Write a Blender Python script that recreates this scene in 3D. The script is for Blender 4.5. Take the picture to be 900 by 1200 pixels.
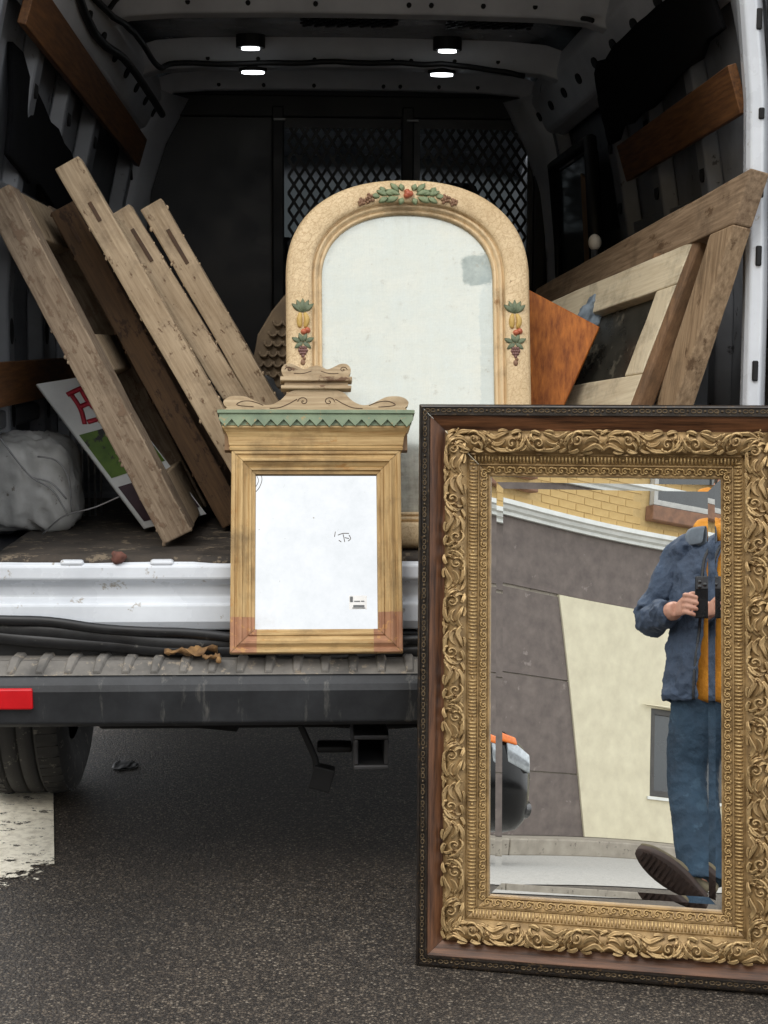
import bpy, bmesh, math, random
from mathutils import Vector as V, Matrix, noise
random.seed(7)
SC = bpy.context.scene
for o in list(bpy.data.objects): bpy.data.objects.remove(o)
COL = SC.collection
R = math.radians
# ------------------------------------------------------------------ camera
CAM = V((-0.138, -3.10, 1.20)); FPX = 1800.0; CX, CY = 450.0, 600.0
yaw = math.atan((CX-362)/FPX); pit = math.atan((CY-400)/FPX); roll = R(0.25)
FW = V((math.sin(yaw)*math.cos(pit), math.cos(yaw)*math.cos(pit), -math.sin(pit)))
_rt = FW.cross(V((0,0,1))).normalized(); _up = _rt.cross(FW)
RT = _rt*math.cos(roll)+_up*math.sin(roll); UP = -_rt*math.sin(roll)+_up*math.cos(roll)
cd = bpy.data.cameras.new('camera'); cam = bpy.data.objects.new('camera', cd); COL.objects.link(cam)
m = Matrix.Identity(4)
for i in range(3): m[i][0] = RT[i]; m[i][1] = UP[i]; m[i][2] = -FW[i]; m[i][3] = CAM[i]
cam.matrix_world = m
cd.sensor_fit = 'HORIZONTAL'; cd.sensor_width = 36; cd.lens = 72; cd.clip_start = 0.004; cd.clip_end = 3000
SC.camera = cam
# ------------------------------------------------------------------ sky, sun, exposure
SUN_EL, SUN_AZ = R(52), R(200)
wd = bpy.data.worlds.new('World'); SC.world = wd; wd.use_nodes = True
wn = wd.node_tree.nodes; wl = wd.node_tree.links; wn.clear()
sky = wn.new('ShaderNodeTexSky'); sky.sky_type = 'NISHITA'; sky.sun_disc = False
sky.sun_elevation = SUN_EL; sky.sun_rotation = SUN_AZ; sky.dust_density = 3.0
tc = wn.new('ShaderNodeTexCoord')
cn = wn.new('ShaderNodeTexNoise'); cn.inputs['Scale'].default_value = 2.2; cn.inputs['Detail'].default_value = 6
cr = wn.new('ShaderNodeValToRGB'); cr.color_ramp.elements[0].position = .3; cr.color_ramp.elements[1].position = .7
cr.color_ramp.elements[0].color = (15.5,16.0,16.6,1); cr.color_ramp.elements[1].color = (20.5,20.7,20.9,1)
wl.new(tc.outputs['Generated'], cn.inputs['Vector']); wl.new(cn.outputs['Fac'], cr.inputs['Fac'])
mx = wn.new('ShaderNodeMixRGB'); mx.inputs['Fac'].default_value = .93
wl.new(sky.outputs['Color'], mx.inputs['Color1']); wl.new(cr.outputs['Color'], mx.inputs['Color2'])
bg = wn.new('ShaderNodeBackground'); bg.inputs['Strength'].default_value = .085
wo = wn.new('ShaderNodeOutputWorld'); wl.new(mx.outputs['Color'], bg.inputs['Color']); wl.new(bg.outputs['Background'], wo.inputs['Surface'])
sd = bpy.data.lights.new('sun', 'SUN'); sd.energy = 1.1; sd.angle = R(25); sd.color = (1,.96,.9)
sun = bpy.data.objects.new('sun', sd); COL.objects.link(sun)
sdir = V((-.42, -.62, .78)).normalized()          # towards the sun (behind the photographer, hazy)
sun.rotation_euler = sdir.to_track_quat('Z','Y').to_euler()
sky.sun_elevation = math.asin(sdir.z); sky.sun_rotation = math.atan2(sdir.x, sdir.y)
SC.view_settings.view_transform = 'Standard'; SC.view_settings.look = 'None'
SC.view_settings.exposure = 0.27; SC.view_settings.gamma = 1.0
SC.cycles.max_bounces = 10; SC.cycles.glossy_bounces = 6; SC.cycles.diffuse_bounces = 5; SC.cycles.transparent_max_bounces = 12

# ------------------------------------------------------------------ pixel helpers (photo pixels, 900x1200)
def ray(x, y): return (FW*FPX + RT*(x-CX) - UP*(y-CY)).normalized()
def hit(o, d, p, n): return o + d*((p-o).dot(n)/d.dot(n))
def pY(x, y, Y): return hit(CAM, ray(x,y), V((0,Y,0)), V((0,1,0)))
def pG(x, y, z=0): return hit(CAM, ray(x,y), V((0,0,z)), V((0,0,1)))
ZU = V((0,0,1))

# ------------------------------------------------------------------ materials
def lin(c): return tuple((x/255/12.92 if x/255 <= .04045 else ((x/255+.055)/1.055)**2.4) for x in c)
MATS = {}
def nt(name):
    mt = bpy.data.materials.new(name); mt.use_nodes = True; t = mt.node_tree; t.nodes.clear()
    o = t.nodes.new('ShaderNodeOutputMaterial'); b = t.nodes.new('ShaderNodeBsdfPrincipled')
    t.links.new(b.outputs[0], o.inputs[0]); MATS[name] = mt
    return mt, t, b
def coord(t, stretch=(1,1,1), loc=(0,0,0)):
    c = t.nodes.new('ShaderNodeTexCoord'); mp = t.nodes.new('ShaderNodeMapping')
    mp.inputs['Scale'].default_value = stretch; mp.inputs['Location'].default_value = loc
    t.links.new(c.outputs['Object'], mp.inputs['Vector']); return mp.outputs[0]
def noi(t, vec, scale, detail=5, rough=.6):
    n = t.nodes.new('ShaderNodeTexNoise'); n.inputs['Scale'].default_value = scale
    n.inputs['Detail'].default_value = detail; n.inputs['Roughness'].default_value = rough
    t.links.new(vec, n.inputs['Vector']); return n.outputs['Fac']
def ramp(t, fac, stops):
    r = t.nodes.new('ShaderNodeValToRGB'); e = r.color_ramp.elements
    while len(e) < len(stops): e.new(.5)
    for i,(p,c) in enumerate(stops): e[i].position = p; e[i].color = (*c,1) if len(c)==3 else c
    t.links.new(fac, r.inputs['Fac']); return r.outputs['Color']
def mix(t, fac, a, b, mode='MIX'):
    n = t.nodes.new('ShaderNodeMixRGB'); n.blend_type = mode
    for k, v in (('Fac',fac),('Color1',a),('Color2',b)):
        if hasattr(v,'node'): t.links.new(v, n.inputs[k])
        else: n.inputs[k].default_value = v if k=='Fac' else ((*v,1) if len(v)==3 else v)
    return n.outputs[0]
def math_(t, op, a, b=None):
    n = t.nodes.new('ShaderNodeMath'); n.operation = op
    for i, v in enumerate((a,b)):
        if v is None: continue
        if hasattr(v,'node'): t.links.new(v, n.inputs[i])
        else: n.inputs[i].default_value = v
    return n.outputs[0]
def bump(t, b, h, s=.3, d=.002):
    n = t.nodes.new('ShaderNodeBump'); n.inputs['Strength'].default_value = s; n.inputs['Distance'].default_value = d
    t.links.new(h, n.inputs['Height']); t.links.new(n.outputs[0], b.inputs['Normal'])
def simple(name, c1, c2=None, scale=25, rough=.6, metal=0, bs=.25, bd=.001, stretch=(1,1,1), spots=None, spot_scale=60, spot_t=.62, spec=.5, coat=0, rvar=.15):
    mt, t, b = nt(name); c1 = lin(c1); c2 = lin(c2) if c2 else tuple(x*.8 for x in c1)
    vec = coord(t, stretch); f = noi(t, vec, scale)
    col = ramp(t, f, [(.3,c2),(.7,c1)])
    if spots:
        s = noi(t, vec, spot_scale, 4, .7); k = ramp(t, s, [(spot_t-.03,(0,0,0)),(spot_t+.03,(1,1,1))])
        col = mix(t, k, col, lin(spots))
    t.links.new(col, b.inputs['Base Color'])
    b.inputs['Metallic'].default_value = metal; b.inputs['Specular IOR Level'].default_value = spec; b.inputs['Coat Weight'].default_value = coat
    rr = ramp(t, f, [(.2,(max(.03,rough-rvar),)*3),(.8,(min(1,rough+rvar),)*3)]); t.links.new(rr, b.inputs['Roughness'])
    if bs: bump(t, b, noi(t, vec, scale*3, 6), bs, bd)
    return mt
def wood(name, c1, c2, axis=2, rough=.55, scale=14, chips=None, chip_t=.6, chip_scale=18, bs=.35, spec=.4, blotch=.55):
    """long grain along axis; chips = colour showing where paint has gone"""
    mt, t, b = nt(name); st = [9,9,9]; st[axis] = .55
    vec = coord(t, tuple(st)); f = noi(t, vec, scale, 8, .65)
    col = ramp(t, f, [(.34,lin(c2)),(.5,tuple((a+d)/2 for a,d in zip(lin(c1),lin(c2)))),(.66,lin(c1))])
    v2 = coord(t); big = noi(t, v2, 3.5, 4)
    col = mix(t, math_(t,'MULTIPLY',big,blotch), col, tuple(x*.45 for x in lin(c2)))
    h = f
    if chips:
        s2 = [1.6]*3; s2[axis] = .8
        n2 = noi(t, coord(t, tuple(s2), (3,1,7)), chip_scale, 9, .72)
        k = ramp(t, n2, [(chip_t-.025,(0,0,0)),(chip_t+.025,(1,1,1))])
        col = mix(t, k, col, lin(chips)); h = mix(t, .6, f, k)
        gr = noi(t, coord(t,(1,1,1),(5,5,5)), 9, 7, .7)
        col = mix(t, ramp(t, gr, [(.5,(0,0,0)),(.78,(.75,.75,.75))]), col, lin((62,50,38)))
    t.links.new(col, b.inputs['Base Color']); b.inputs['Roughness'].default_value = rough; b.inputs['Specular IOR Level'].default_value = spec
    bump(t, b, h, bs, .0012)
    return mt
def glossy_mirror(name, tint=(.93,.95,.95), rough=0.0):
    mt, t, b = nt(name); b.inputs['Base Color'].default_value = (*tint,1); b.inputs['Metallic'].default_value = 1; b.inputs['Roughness'].default_value = rough
    return mt

# asphalt
mt, t, b = nt('asphalt')
vec = coord(t)
vo = t.nodes.new('ShaderNodeTexVoronoi'); vo.inputs['Scale'].default_value = 190; t.links.new(vec, vo.inputs['Vector'])
vd = t.nodes.new('ShaderNodeTexVoronoi'); vd.inputs['Scale'].default_value = 420; t.links.new(vec, vd.inputs['Vector'])
sep = t.nodes.new('ShaderNodeSeparateColor'); t.links.new(vo.outputs['Color'], sep.inputs[0])
st1 = ramp(t, sep.outputs[0], [(0,lin((38,35,33))),(.45,lin((70,64,59))),(.72,lin((112,102,92))),(.9,lin((168,154,136))),(1,lin((214,204,188)))])
sep2 = t.nodes.new('ShaderNodeSeparateColor'); t.links.new(vd.outputs['Color'], sep2.inputs[0])
st2 = ramp(t, sep2.outputs[1], [(0,lin((30,28,27))),(.6,lin((78,72,66))),(1,lin((180,168,150)))])
col = mix(t, .42, st1, st2)
edge = ramp(t, vo.outputs['Distance'], [(.25,(0,0,0)),(.62,(1,1,1))])
col = mix(t, math_(t,'MULTIPLY',edge,.7), col, lin((30,28,27)))
big = noi(t, vec, 1.3, 6); col = mix(t, ramp(t,big,[(.35,(.35,.35,.35)),(.7,(0,0,0))]), col, lin((36,32,30)))
col = mix(t, 1.0, col, (.90,.86,.815), 'MULTIPLY'); big2 = noi(t, coord(t,(1,1,1),(7,2,0)), .55, 7, .65); col = mix(t, ramp(t,big2,[(.42,(0,0,0)),(.62,(.5,.5,.5))]), col, lin((30,28,27))); t.links.new(col, b.inputs['Base Color']); b.inputs['Roughness'].default_value = .6; b.inputs['Specular IOR Level'].default_value = .35
hh = mix(t, .35, vo.outputs['Distance'], vd.outputs['Distance']); inv = math_(t,'SUBTRACT',1.0,hh); bump(t, b, inv, .7, .004)
# worn white road paint with holes
mt, t, b = nt('road_paint'); vec = coord(t)
n1 = noi(t, coord(t,(1,1.5,1)), 16, 10, .72); n2 = noi(t, vec, 75, 7, .75)
c = t.nodes.new('ShaderNodeTexCoord'); sx = t.nodes.new('ShaderNodeSeparateXYZ'); t.links.new(c.outputs['Object'], sx.inputs[0])
# wear grows towards the ragged near end of the stripe (local y=0)
w1 = math_(t,'ADD', math_(t,'MULTIPLY',n1,.9), math_(t,'MULTIPLY',n2,.35))
wy = math_(t,'MULTIPLY', math_(t,'ADD', math_(t,'MULTIPLY',sx.outputs[1],1.0), math_(t,'MULTIPLY',sx.outputs[0],-1.2)), 1.0)
wm = t.nodes.new('ShaderNodeMapRange'); wm.inputs[1].default_value = .0; wm.inputs[2].default_value = .28; wm.inputs[3].default_value = .42; wm.inputs[4].default_value = .71; t.links.new(wy, wm.inputs[0])
al = math_(t,'LESS_THAN', w1, wm.outputs[0])
col = ramp(t, noi(t, vec, 40, 8, .7), [(.3,lin((190,182,164))),(.55,lin((236,230,212)))])
t.links.new(col, b.inputs['Base Color']); b.inputs['Roughness'].default_value = .7; t.links.new(al, b.inputs['Alpha']); bump(t, b, n2, .5, .002)

simple('van_white', (220,225,231), (198,203,210), 6, .28, bs=.04, coat=.4, spots=(164,159,151), spot_scale=30, spot_t=.66)
simple('van_inner', (128,131,136), (92,95,100), 5, .38, bs=.05, spots=(60,60,62), spot_scale=22, spot_t=.66)
simple('van_bow', (218,220,224), (188,190,195), 5, .4, bs=.05)
simple('van_roof', (150,152,156), (120,122,128), 5, .18, bs=.03)
simple('black_trim', (24,25,27), (16,17,18), 9, .55, bs=.15)
simple('black_panel', (26,29,36), (16,18,24), 5, .42, bs=.05)
simple('carpet', (26,27,30), (10,10,12), 160, .95, bs=1, bd=.006, spec=.1)
simple('rubber', (40,41,42), (24,25,26), 14, .6, bs=.3, spots=(92,86,78), spot_scale=30, spot_t=.64)
simple('seal_rubber', (30,31,33), (18,18,20), 14, .42, bs=.25, spots=(82,80,76), spot_scale=40, spot_t=.68)
simple('tyre', (40,39,38), (25,24,24), 22, .8, bs=.5, spots=(84,80,74), spot_scale=35, spot_t=.62)
simple('mat_rubber', (72,64,56), (38,34,30), 12, .85, bs=.7, bd=.003, spots=(112,100,84), spot_scale=26, spot_t=.6)
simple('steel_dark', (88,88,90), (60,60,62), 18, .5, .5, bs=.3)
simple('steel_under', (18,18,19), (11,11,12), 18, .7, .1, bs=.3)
simple('wheel_grey', (140,141,143), (110,111,113), 14, .4, .6, bs=.1)
simple('red_lens', (222,24,34), (190,14,24), 8, .15, bs=0, coat=.6)
# bumper plastic: faded, vertical drips
mt, t, b = nt('bumper_plastic'); f1 = noi(t, coord(t,(26,26,1.2)), 1.0, 7, .7); f2 = noi(t, coord(t), 9, 8, .7)
col = ramp(t, f2, [(.3,lin((30,32,35))),(.7,lin((54,56,59)))])
col = mix(t, ramp(t,f1,[(.60,(0,0,0)),(.72,(.55,.55,.55))]), col, lin((120,118,112)))
t.links.new(col, b.inputs['Base Color']); b.inputs['Roughness'].default_value = .55; bump(t, b, noi(t,coord(t),220,3), .25, .0006)
simple('bumper_tread', (128,124,118), (82,80,77), 16, .75, bs=.4, spots=(142,132,118), spot_scale=40, spot_t=.6)
simple('old_board', (150,118,80), (104,76,48), 12, .6, stretch=(1,.12,1), bs=.3)
wood('slat_wood', (136,92,52), (86,54,30), 1, .6)
wood('old_paint_v', (204,182,152), (156,134,106), 2, .8, chips=(110,86,64), chip_t=.60, chip_scale=30, bs=.8)
wood('old_paint_grey', (162,144,122), (112,94,76), 2, .85, chips=(112,92,74), chip_t=.56, chip_scale=28, bs=.8)
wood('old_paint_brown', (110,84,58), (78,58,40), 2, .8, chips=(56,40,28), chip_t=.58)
wood('old_paint_y', (206,186,150), (170,148,112), 1, .75, chips=(112,88,60), chip_t=.61)
wood('brown_bare', (172,148,120), (118,96,74), 1, .75, chips=(98,76,54), chip_t=.60, chip_scale=9)
wood('brown_bare_v', (184,158,126), (128,104,78), 2, .75, chips=(98,76,54), chip_t=.62, chip_scale=9)
wood('cream_board', (224,212,184), (200,184,154), 1, .65, blotch=.35, chips=(150,126,98), chip_t=.70, bs=.15)
wood('cream_board_v', (224,212,184), (200,184,154), 2, .65, blotch=.35, chips=(150,126,98), chip_t=.69, bs=.15)
wood('edge_brown', (140,108,78), (104,78,54), 2, .75, chips=(80,58,40), chip_t=.62)
wood('orange_wood', (204,122,50), (128,66,22), 2, .5, 9, bs=.12, spec=.25, blotch=.35)
wood('oak_v', (136,92,62), (44,25,16), 1, .45, 11, bs=.5, spec=.35)
wood('oak_h', (136,92,62), (44,25,16), 0, .45, 11, bs=.5, spec=.35)
simple('lip_black', (40,33,27), (22,18,15), 30, .4, .15, bs=.3, spots=(86,66,40), spot_scale=120, spot_t=.62)
simple('bead_bronze', (112,96,72), (66,54,40), 60, .38, .45, bs=.2)
simple('gilt', (198,170,122), (136,110,74), 26, .40, .5, bs=.4, bd=.0006, spots=(92,66,34), spot_scale=90, spot_t=.60)
simple('gilt_pale', (208,180,128), (158,128,82), 30, .42, .4, bs=.4, bd=.0005, spots=(110,80,42), spot_scale=110, spot_t=.62)
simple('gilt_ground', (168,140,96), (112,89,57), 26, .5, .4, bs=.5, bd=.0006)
simple('gap_white', (236,228,206), (205,196,170), 60, .6, bs=.1)
wood('ochre_v', (208,178,126), (162,128,80), 1, .6, 16, chips=(176,134,80), chip_t=.64, bs=.3, blotch=.2)
wood('ochre_h', (208,178,126), (162,128,80), 0, .6, 16, chips=(176,134,80), chip_t=.64, bs=.3, blotch=.2)
simple('corner_red', (176,130,98), (140,96,70), 22, .65, bs=.3, spots=(186,140,90), spot_scale=50, spot_t=.6)
simple('green_paint', (132,146,120), (104,120,98), 20, .7, bs=.4, spots=(160,140,100), spot_scale=60, spot_t=.64)
wood('pediment_wood', (204,182,148), (162,138,106), 0, .7, 14, chips=(104,76,54), chip_t=.6)
simple('carve_line', (84,62,44), (66,48,34), 40, .8, bs=.2)
# crackled cream paint
mt, t, b = nt('crackle_cream'); vec = coord(t)
vc = t.nodes.new('ShaderNodeTexVoronoi'); vc.feature = 'DISTANCE_TO_EDGE'; vc.inputs['Scale'].default_value = 95
wv = mix(t, .06, vec, noi(t, vec, 60, 4)); t.links.new(wv, vc.inputs['Vector'])
cr_ = ramp(t, vc.outputs['Distance'], [(.0,(1,1,1)),(.09,(0,0,0))])
base = ramp(t, noi(t, vec, 10, 7), [(.3,lin((208,182,140))),(.7,lin((228,204,164)))])
sp = ramp(t, noi(t, vec, 70, 5, .75), [(.68,(0,0,0)),(.72,(1,1,1))])
base = mix(t, sp, base, lin((120,92,62)))
col = mix(t, math_(t,'MULTIPLY',cr_,.55), base, lin((168,128,86)))
t.links.new(col, b.inputs['Base Color']); b.inputs['Roughness'].default_value = .55; bump(t, b, math_(t,'SUBTRACT',1.0,cr_), .6, .0008)
wood('bead_cream', (232,208,168), (208,178,134), 1, .5, 12, chips=(176,138,94), chip_t=.66, bs=.15, blotch=.15)
glossy_mirror('mirror_clean', (.965,.97,.955))
# silver of the small mirror: clean with a few specks
mt, t, b = nt('mirror_specked'); vec = coord(t)
s = ramp(t, noi(t, vec, 55, 4, .6), [(.70,(0,0,0)),(.74,(1,1,1))]); h = ramp(t, noi(t, vec, 6, 6), [(.45,(0,0,0)),(.8,(.25,.25,.25))])
t.links.new(mix(t, s, ramp(t, noi(t, vec, 9, 7, .7), [(.3,(.50,.51,.51)),(.7,(.60,.60,.60))]), lin((150,146,138))), b.inputs['Base Color']); b.inputs['Metallic'].default_value = 1
t.links.new(h, b.inputs['Roughness'])
# clouded silver of the arched mirror: brushed grime, desilvered corner
mt, t, b = nt('mirror_aged'); vec = coord(t)
sh = noi(t, coord(t,(1.5,11,1)), 5, 9, .75); sv = noi(t, coord(t,(14,1.0,1)), 4, 9, .75); bl = noi(t, vec, 8, 8, .7)
g = mix(t, .5, sh, sv); g = mix(t, .5, g, bl)
gf = ramp(t, g, [(.36,(.18,.18,.18)),(.64,(.85,.85,.85))]); fine = noi(t, vec, 48, 8, .75)
c = t.nodes.new('ShaderNodeTexCoord'); sx = t.nodes.new('ShaderNodeSeparateXYZ'); t.links.new(c.outputs['Object'], sx.inputs[0])
def blob(cx, cy, rx, ry):
    a = math_(t,'DIVIDE',math_(t,'SUBTRACT',sx.outputs[0],cx),rx); e = math_(t,'DIVIDE',math_(t,'SUBTRACT',sx.outputs[1],cy),ry)
    a4 = math_(t,'POWER',math_(t,'ABSOLUTE',a),4); e4 = math_(t,'POWER',math_(t,'ABSOLUTE',e),4)
    r = math_(t,'ADD',math_(t,'ADD',a4,e4), math_(t,'ADD',math_(t,'MULTIPLY',math_(t,'SUBTRACT',bl,.5),2.6),math_(t,'MULTIPLY',math_(t,'SUBTRACT',fine,.5),3.0)))
    return ramp(t, r, [(.55,(1,1,1)),(1.0,(0,0,0))])
pt_ = blob(.155,.617,.035,.038)
pt2 = blob(.176,.36,.020,.26)
dif = t.nodes.new('ShaderNodeBsdfDiffuse'); dcol = ramp(t, bl, [(.3,lin((192,194,182))),(.7,lin((226,226,214)))])
dcol = mix(t, math_(t,'MULTIPLY',pt_,.8), dcol, ramp(t, fine, [(.35,lin((112,128,128))),(.65,lin((176,188,184)))])); dcol = mix(t, math_(t,'MULTIPLY',pt2,.45), dcol, lin((150,166,168)))
spk = ramp(t, noi(t, vec, 42, 6, .7), [(.60,(0,0,0)),(.68,(1,1,1))]); dcol = mix(t, math_(t,'MULTIPLY',spk,.55), dcol, lin((140,124,98)))
t.links.new(dcol, dif.inputs['Color'])
b.inputs['Base Color'].default_value = (.50,.52,.48,1); b.inputs['Metallic'].default_value = 1; b.inputs['Roughness'].default_value = .12
ff = mix(t, math_(t,'MULTIPLY',pt_,.8), gf, (.9,.9,.9))
ms = t.nodes.new('ShaderNodeMixShader'); t.links.new(ff, ms.inputs[0]); t.links.new(b.outputs[0], ms.inputs[1]); t.links.new(dif.outputs[0], ms.inputs[2])
t.links.new(ms.outputs[0], [n for n in t.nodes if n.type=='OUTPUT_MATERIAL'][0].inputs[0])

simple('leaf_green', (140,152,116), (104,120,88), 60, .6); simple('leaf_dark', (118,128,100), (86,98,76), 60, .6)
simple('fruit_red', (194,108,76), (160,80,56), 60, .45); simple('fruit_yellow', (208,176,100), (176,142,74), 60, .5)
simple('fruit_purple', (132,96,88), (104,74,70), 60, .5); simple('cone_brown', (146,112,86), (114,84,64), 60, .6)
simple('sack_white', (190,190,188), (150,150,147), 9, .5, bs=.5, bd=.004, spots=(110,104,96), spot_scale=34, spot_t=.66)
simple('wire', (150,150,150), (110,110,112), 30, .4, .6)
simple('print_white', (206,208,208), (186,188,188), 12, .5, bs=.05); simple('print_red', (176,40,56), (150,30,46), 30, .5, bs=0)
simple('print_green', (96,122,44), (60,86,30), 14, .5, bs=0, spots=(44,44,44), spot_scale=20, spot_t=.6); simple('print_dark', (70,52,58), (48,36,42), 16, .5, bs=0)
simple('carved_grey', (128,110,86), (84,70,54), 20, .8, bs=.4); simple('cloth_dark', (78,80,82), (46,48,50), 30, .95, bs=.6, bd=.002)
simple('cloth_blue', (128,140,150), (92,104,114), 30, .9, bs=.5); simple('knob_white', (226,218,204), (205,196,180), 20, .35, bs=0)
simple('panel_dark', (58,56,50), (38,37,33), 14, .3, bs=.1, spots=(88,84,74), spot_scale=12, spot_t=.6)
simple('dead_leaf', (150,116,74), (96,70,44), 40, .85, bs=.6, bd=.003); simple('chip_red', (120,78,66), (84,54,46), 50, .85, bs=.6)
simple('sticker', (246,246,245), (240,240,239), 40, .7, bs=0); simple('sticker_ink', (120,122,124), (100,102,104), 80, .7, bs=0)
simple('pencil', (96,74,52), (70,52,38), 80, .8, bs=0)
# building
simple('stucco_grey', (124,114,108), (96,87,83), 7, .9, bs=.6, bd=.003, spots=(140,130,124), spot_scale=6, spot_t=.66)
simple('stucco_cream', (224,217,190), (206,198,172), 6, .9, bs=.5, bd=.003)
simple('trim_white', (236,238,234), (218,221,216), 8, .6, bs=.1); simple('mortar', (204,176,124), (186,158,106), 30, .9, bs=.4)
simple('brick_yellow', (208,178,122), (190,158,100), 9, .85, bs=.5, bd=.002); simple('win_frame', (196,196,190), (170,170,166), 14, .5)
simple('win_dark', (78,76,72), (56,54,52), 14, .5)
simple('win_glass', (52,58,60), (34,38,40), 3, .06, bs=0, spec=.8); simple('sill_brown', (150,112,88), (112,82,64), 14, .7)
simple('lane_pale', (186,184,178), (156,154,149), 30, .85, bs=.5, spots=(120,118,114), spot_scale=90, spot_t=.6)
simple('concrete', (168,160,146), (140,132,120), 9, .9, bs=.5, spots=(110,102,92), spot_scale=20, spot_t=.64)
# car
simple('car_black', (8,8,10), (5,6,7), 6, .12, bs=0, coat=0, spec=.22); simple('lamp_clear', (190,196,200), (150,156,160), 30, .08, .5, bs=0)
simple('lamp_orange', (240,130,40), (220,104,26), 30, .15, bs=0); simple('car_glass', (16,19,21), (12,14,16), 3, .04, bs=0, spec=.8)
# person
simple('skin', (206,156,132), (182,128,106), 30, .5, bs=.1); simple('jacket_blue', (72,86,106), (50,62,80), 7, .75, bs=.9, bd=.014)
simple('jacket_lining', (120,128,136), (96,104,112), 26, .9, bs=.3); simple('hoodie', (222,150,44), (192,120,28), 9, .9, bs=.8, bd=.010)
simple('denim', (52,74,92), (34,52,68), 8, .85, bs=.8, bd=.012, spots=(58,80,97), spot_scale=9, spot_t=.62); simple('shoe_upper', (120,110,86), (88,80,62), 30, .8, bs=.4)
simple('shoe_sole', (66,50,42), (46,34,29), 30, .75, bs=.4); simple('hair', (70,58,48), (46,38,32), 60, .7, bs=.6, stretch=(1,1,.2))
simple('phone_black', (20,21,24), (14,15,17), 10, .25, bs=0); simple('lens_glass', (8,9,12), (5,6,8), 10, .05, bs=0, spec=.8); simple('eye_white', (230,228,224), (215,212,206), 20, .3, bs=0)
mt, t, b = nt('led_and_reflection'); b.inputs['Emission Color'].default_value = (.92,.97,1,1); b.inputs['Emission Strength'].default_value = 6
mt, t, b = nt('windscreen'); tr = t.nodes.new('ShaderNodeBsdfTransparent'); tr.inputs[0].default_value = (.62,.68,.66,1)
b.inputs['Base Color'].default_value = (.02,.02,.02,1); b.inputs['Roughness'].default_value = .02
ms = t.nodes.new('ShaderNodeMixShader'); ms.inputs[0].default_value = .1; t.links.new(tr.outputs[0], ms.inputs[1]); t.links.new(b.outputs[0], ms.inputs[2])
t.links.new(ms.outputs[0], [n for n in t.nodes if n.type=='OUTPUT_MATERIAL'][0].inputs[0])
simple('violet', (96,60,210), (70,40,180), 20, .5, bs=0); simple('seat_cloth', (70,72,76), (48,50,54), 30, .9, bs=.4)

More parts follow.
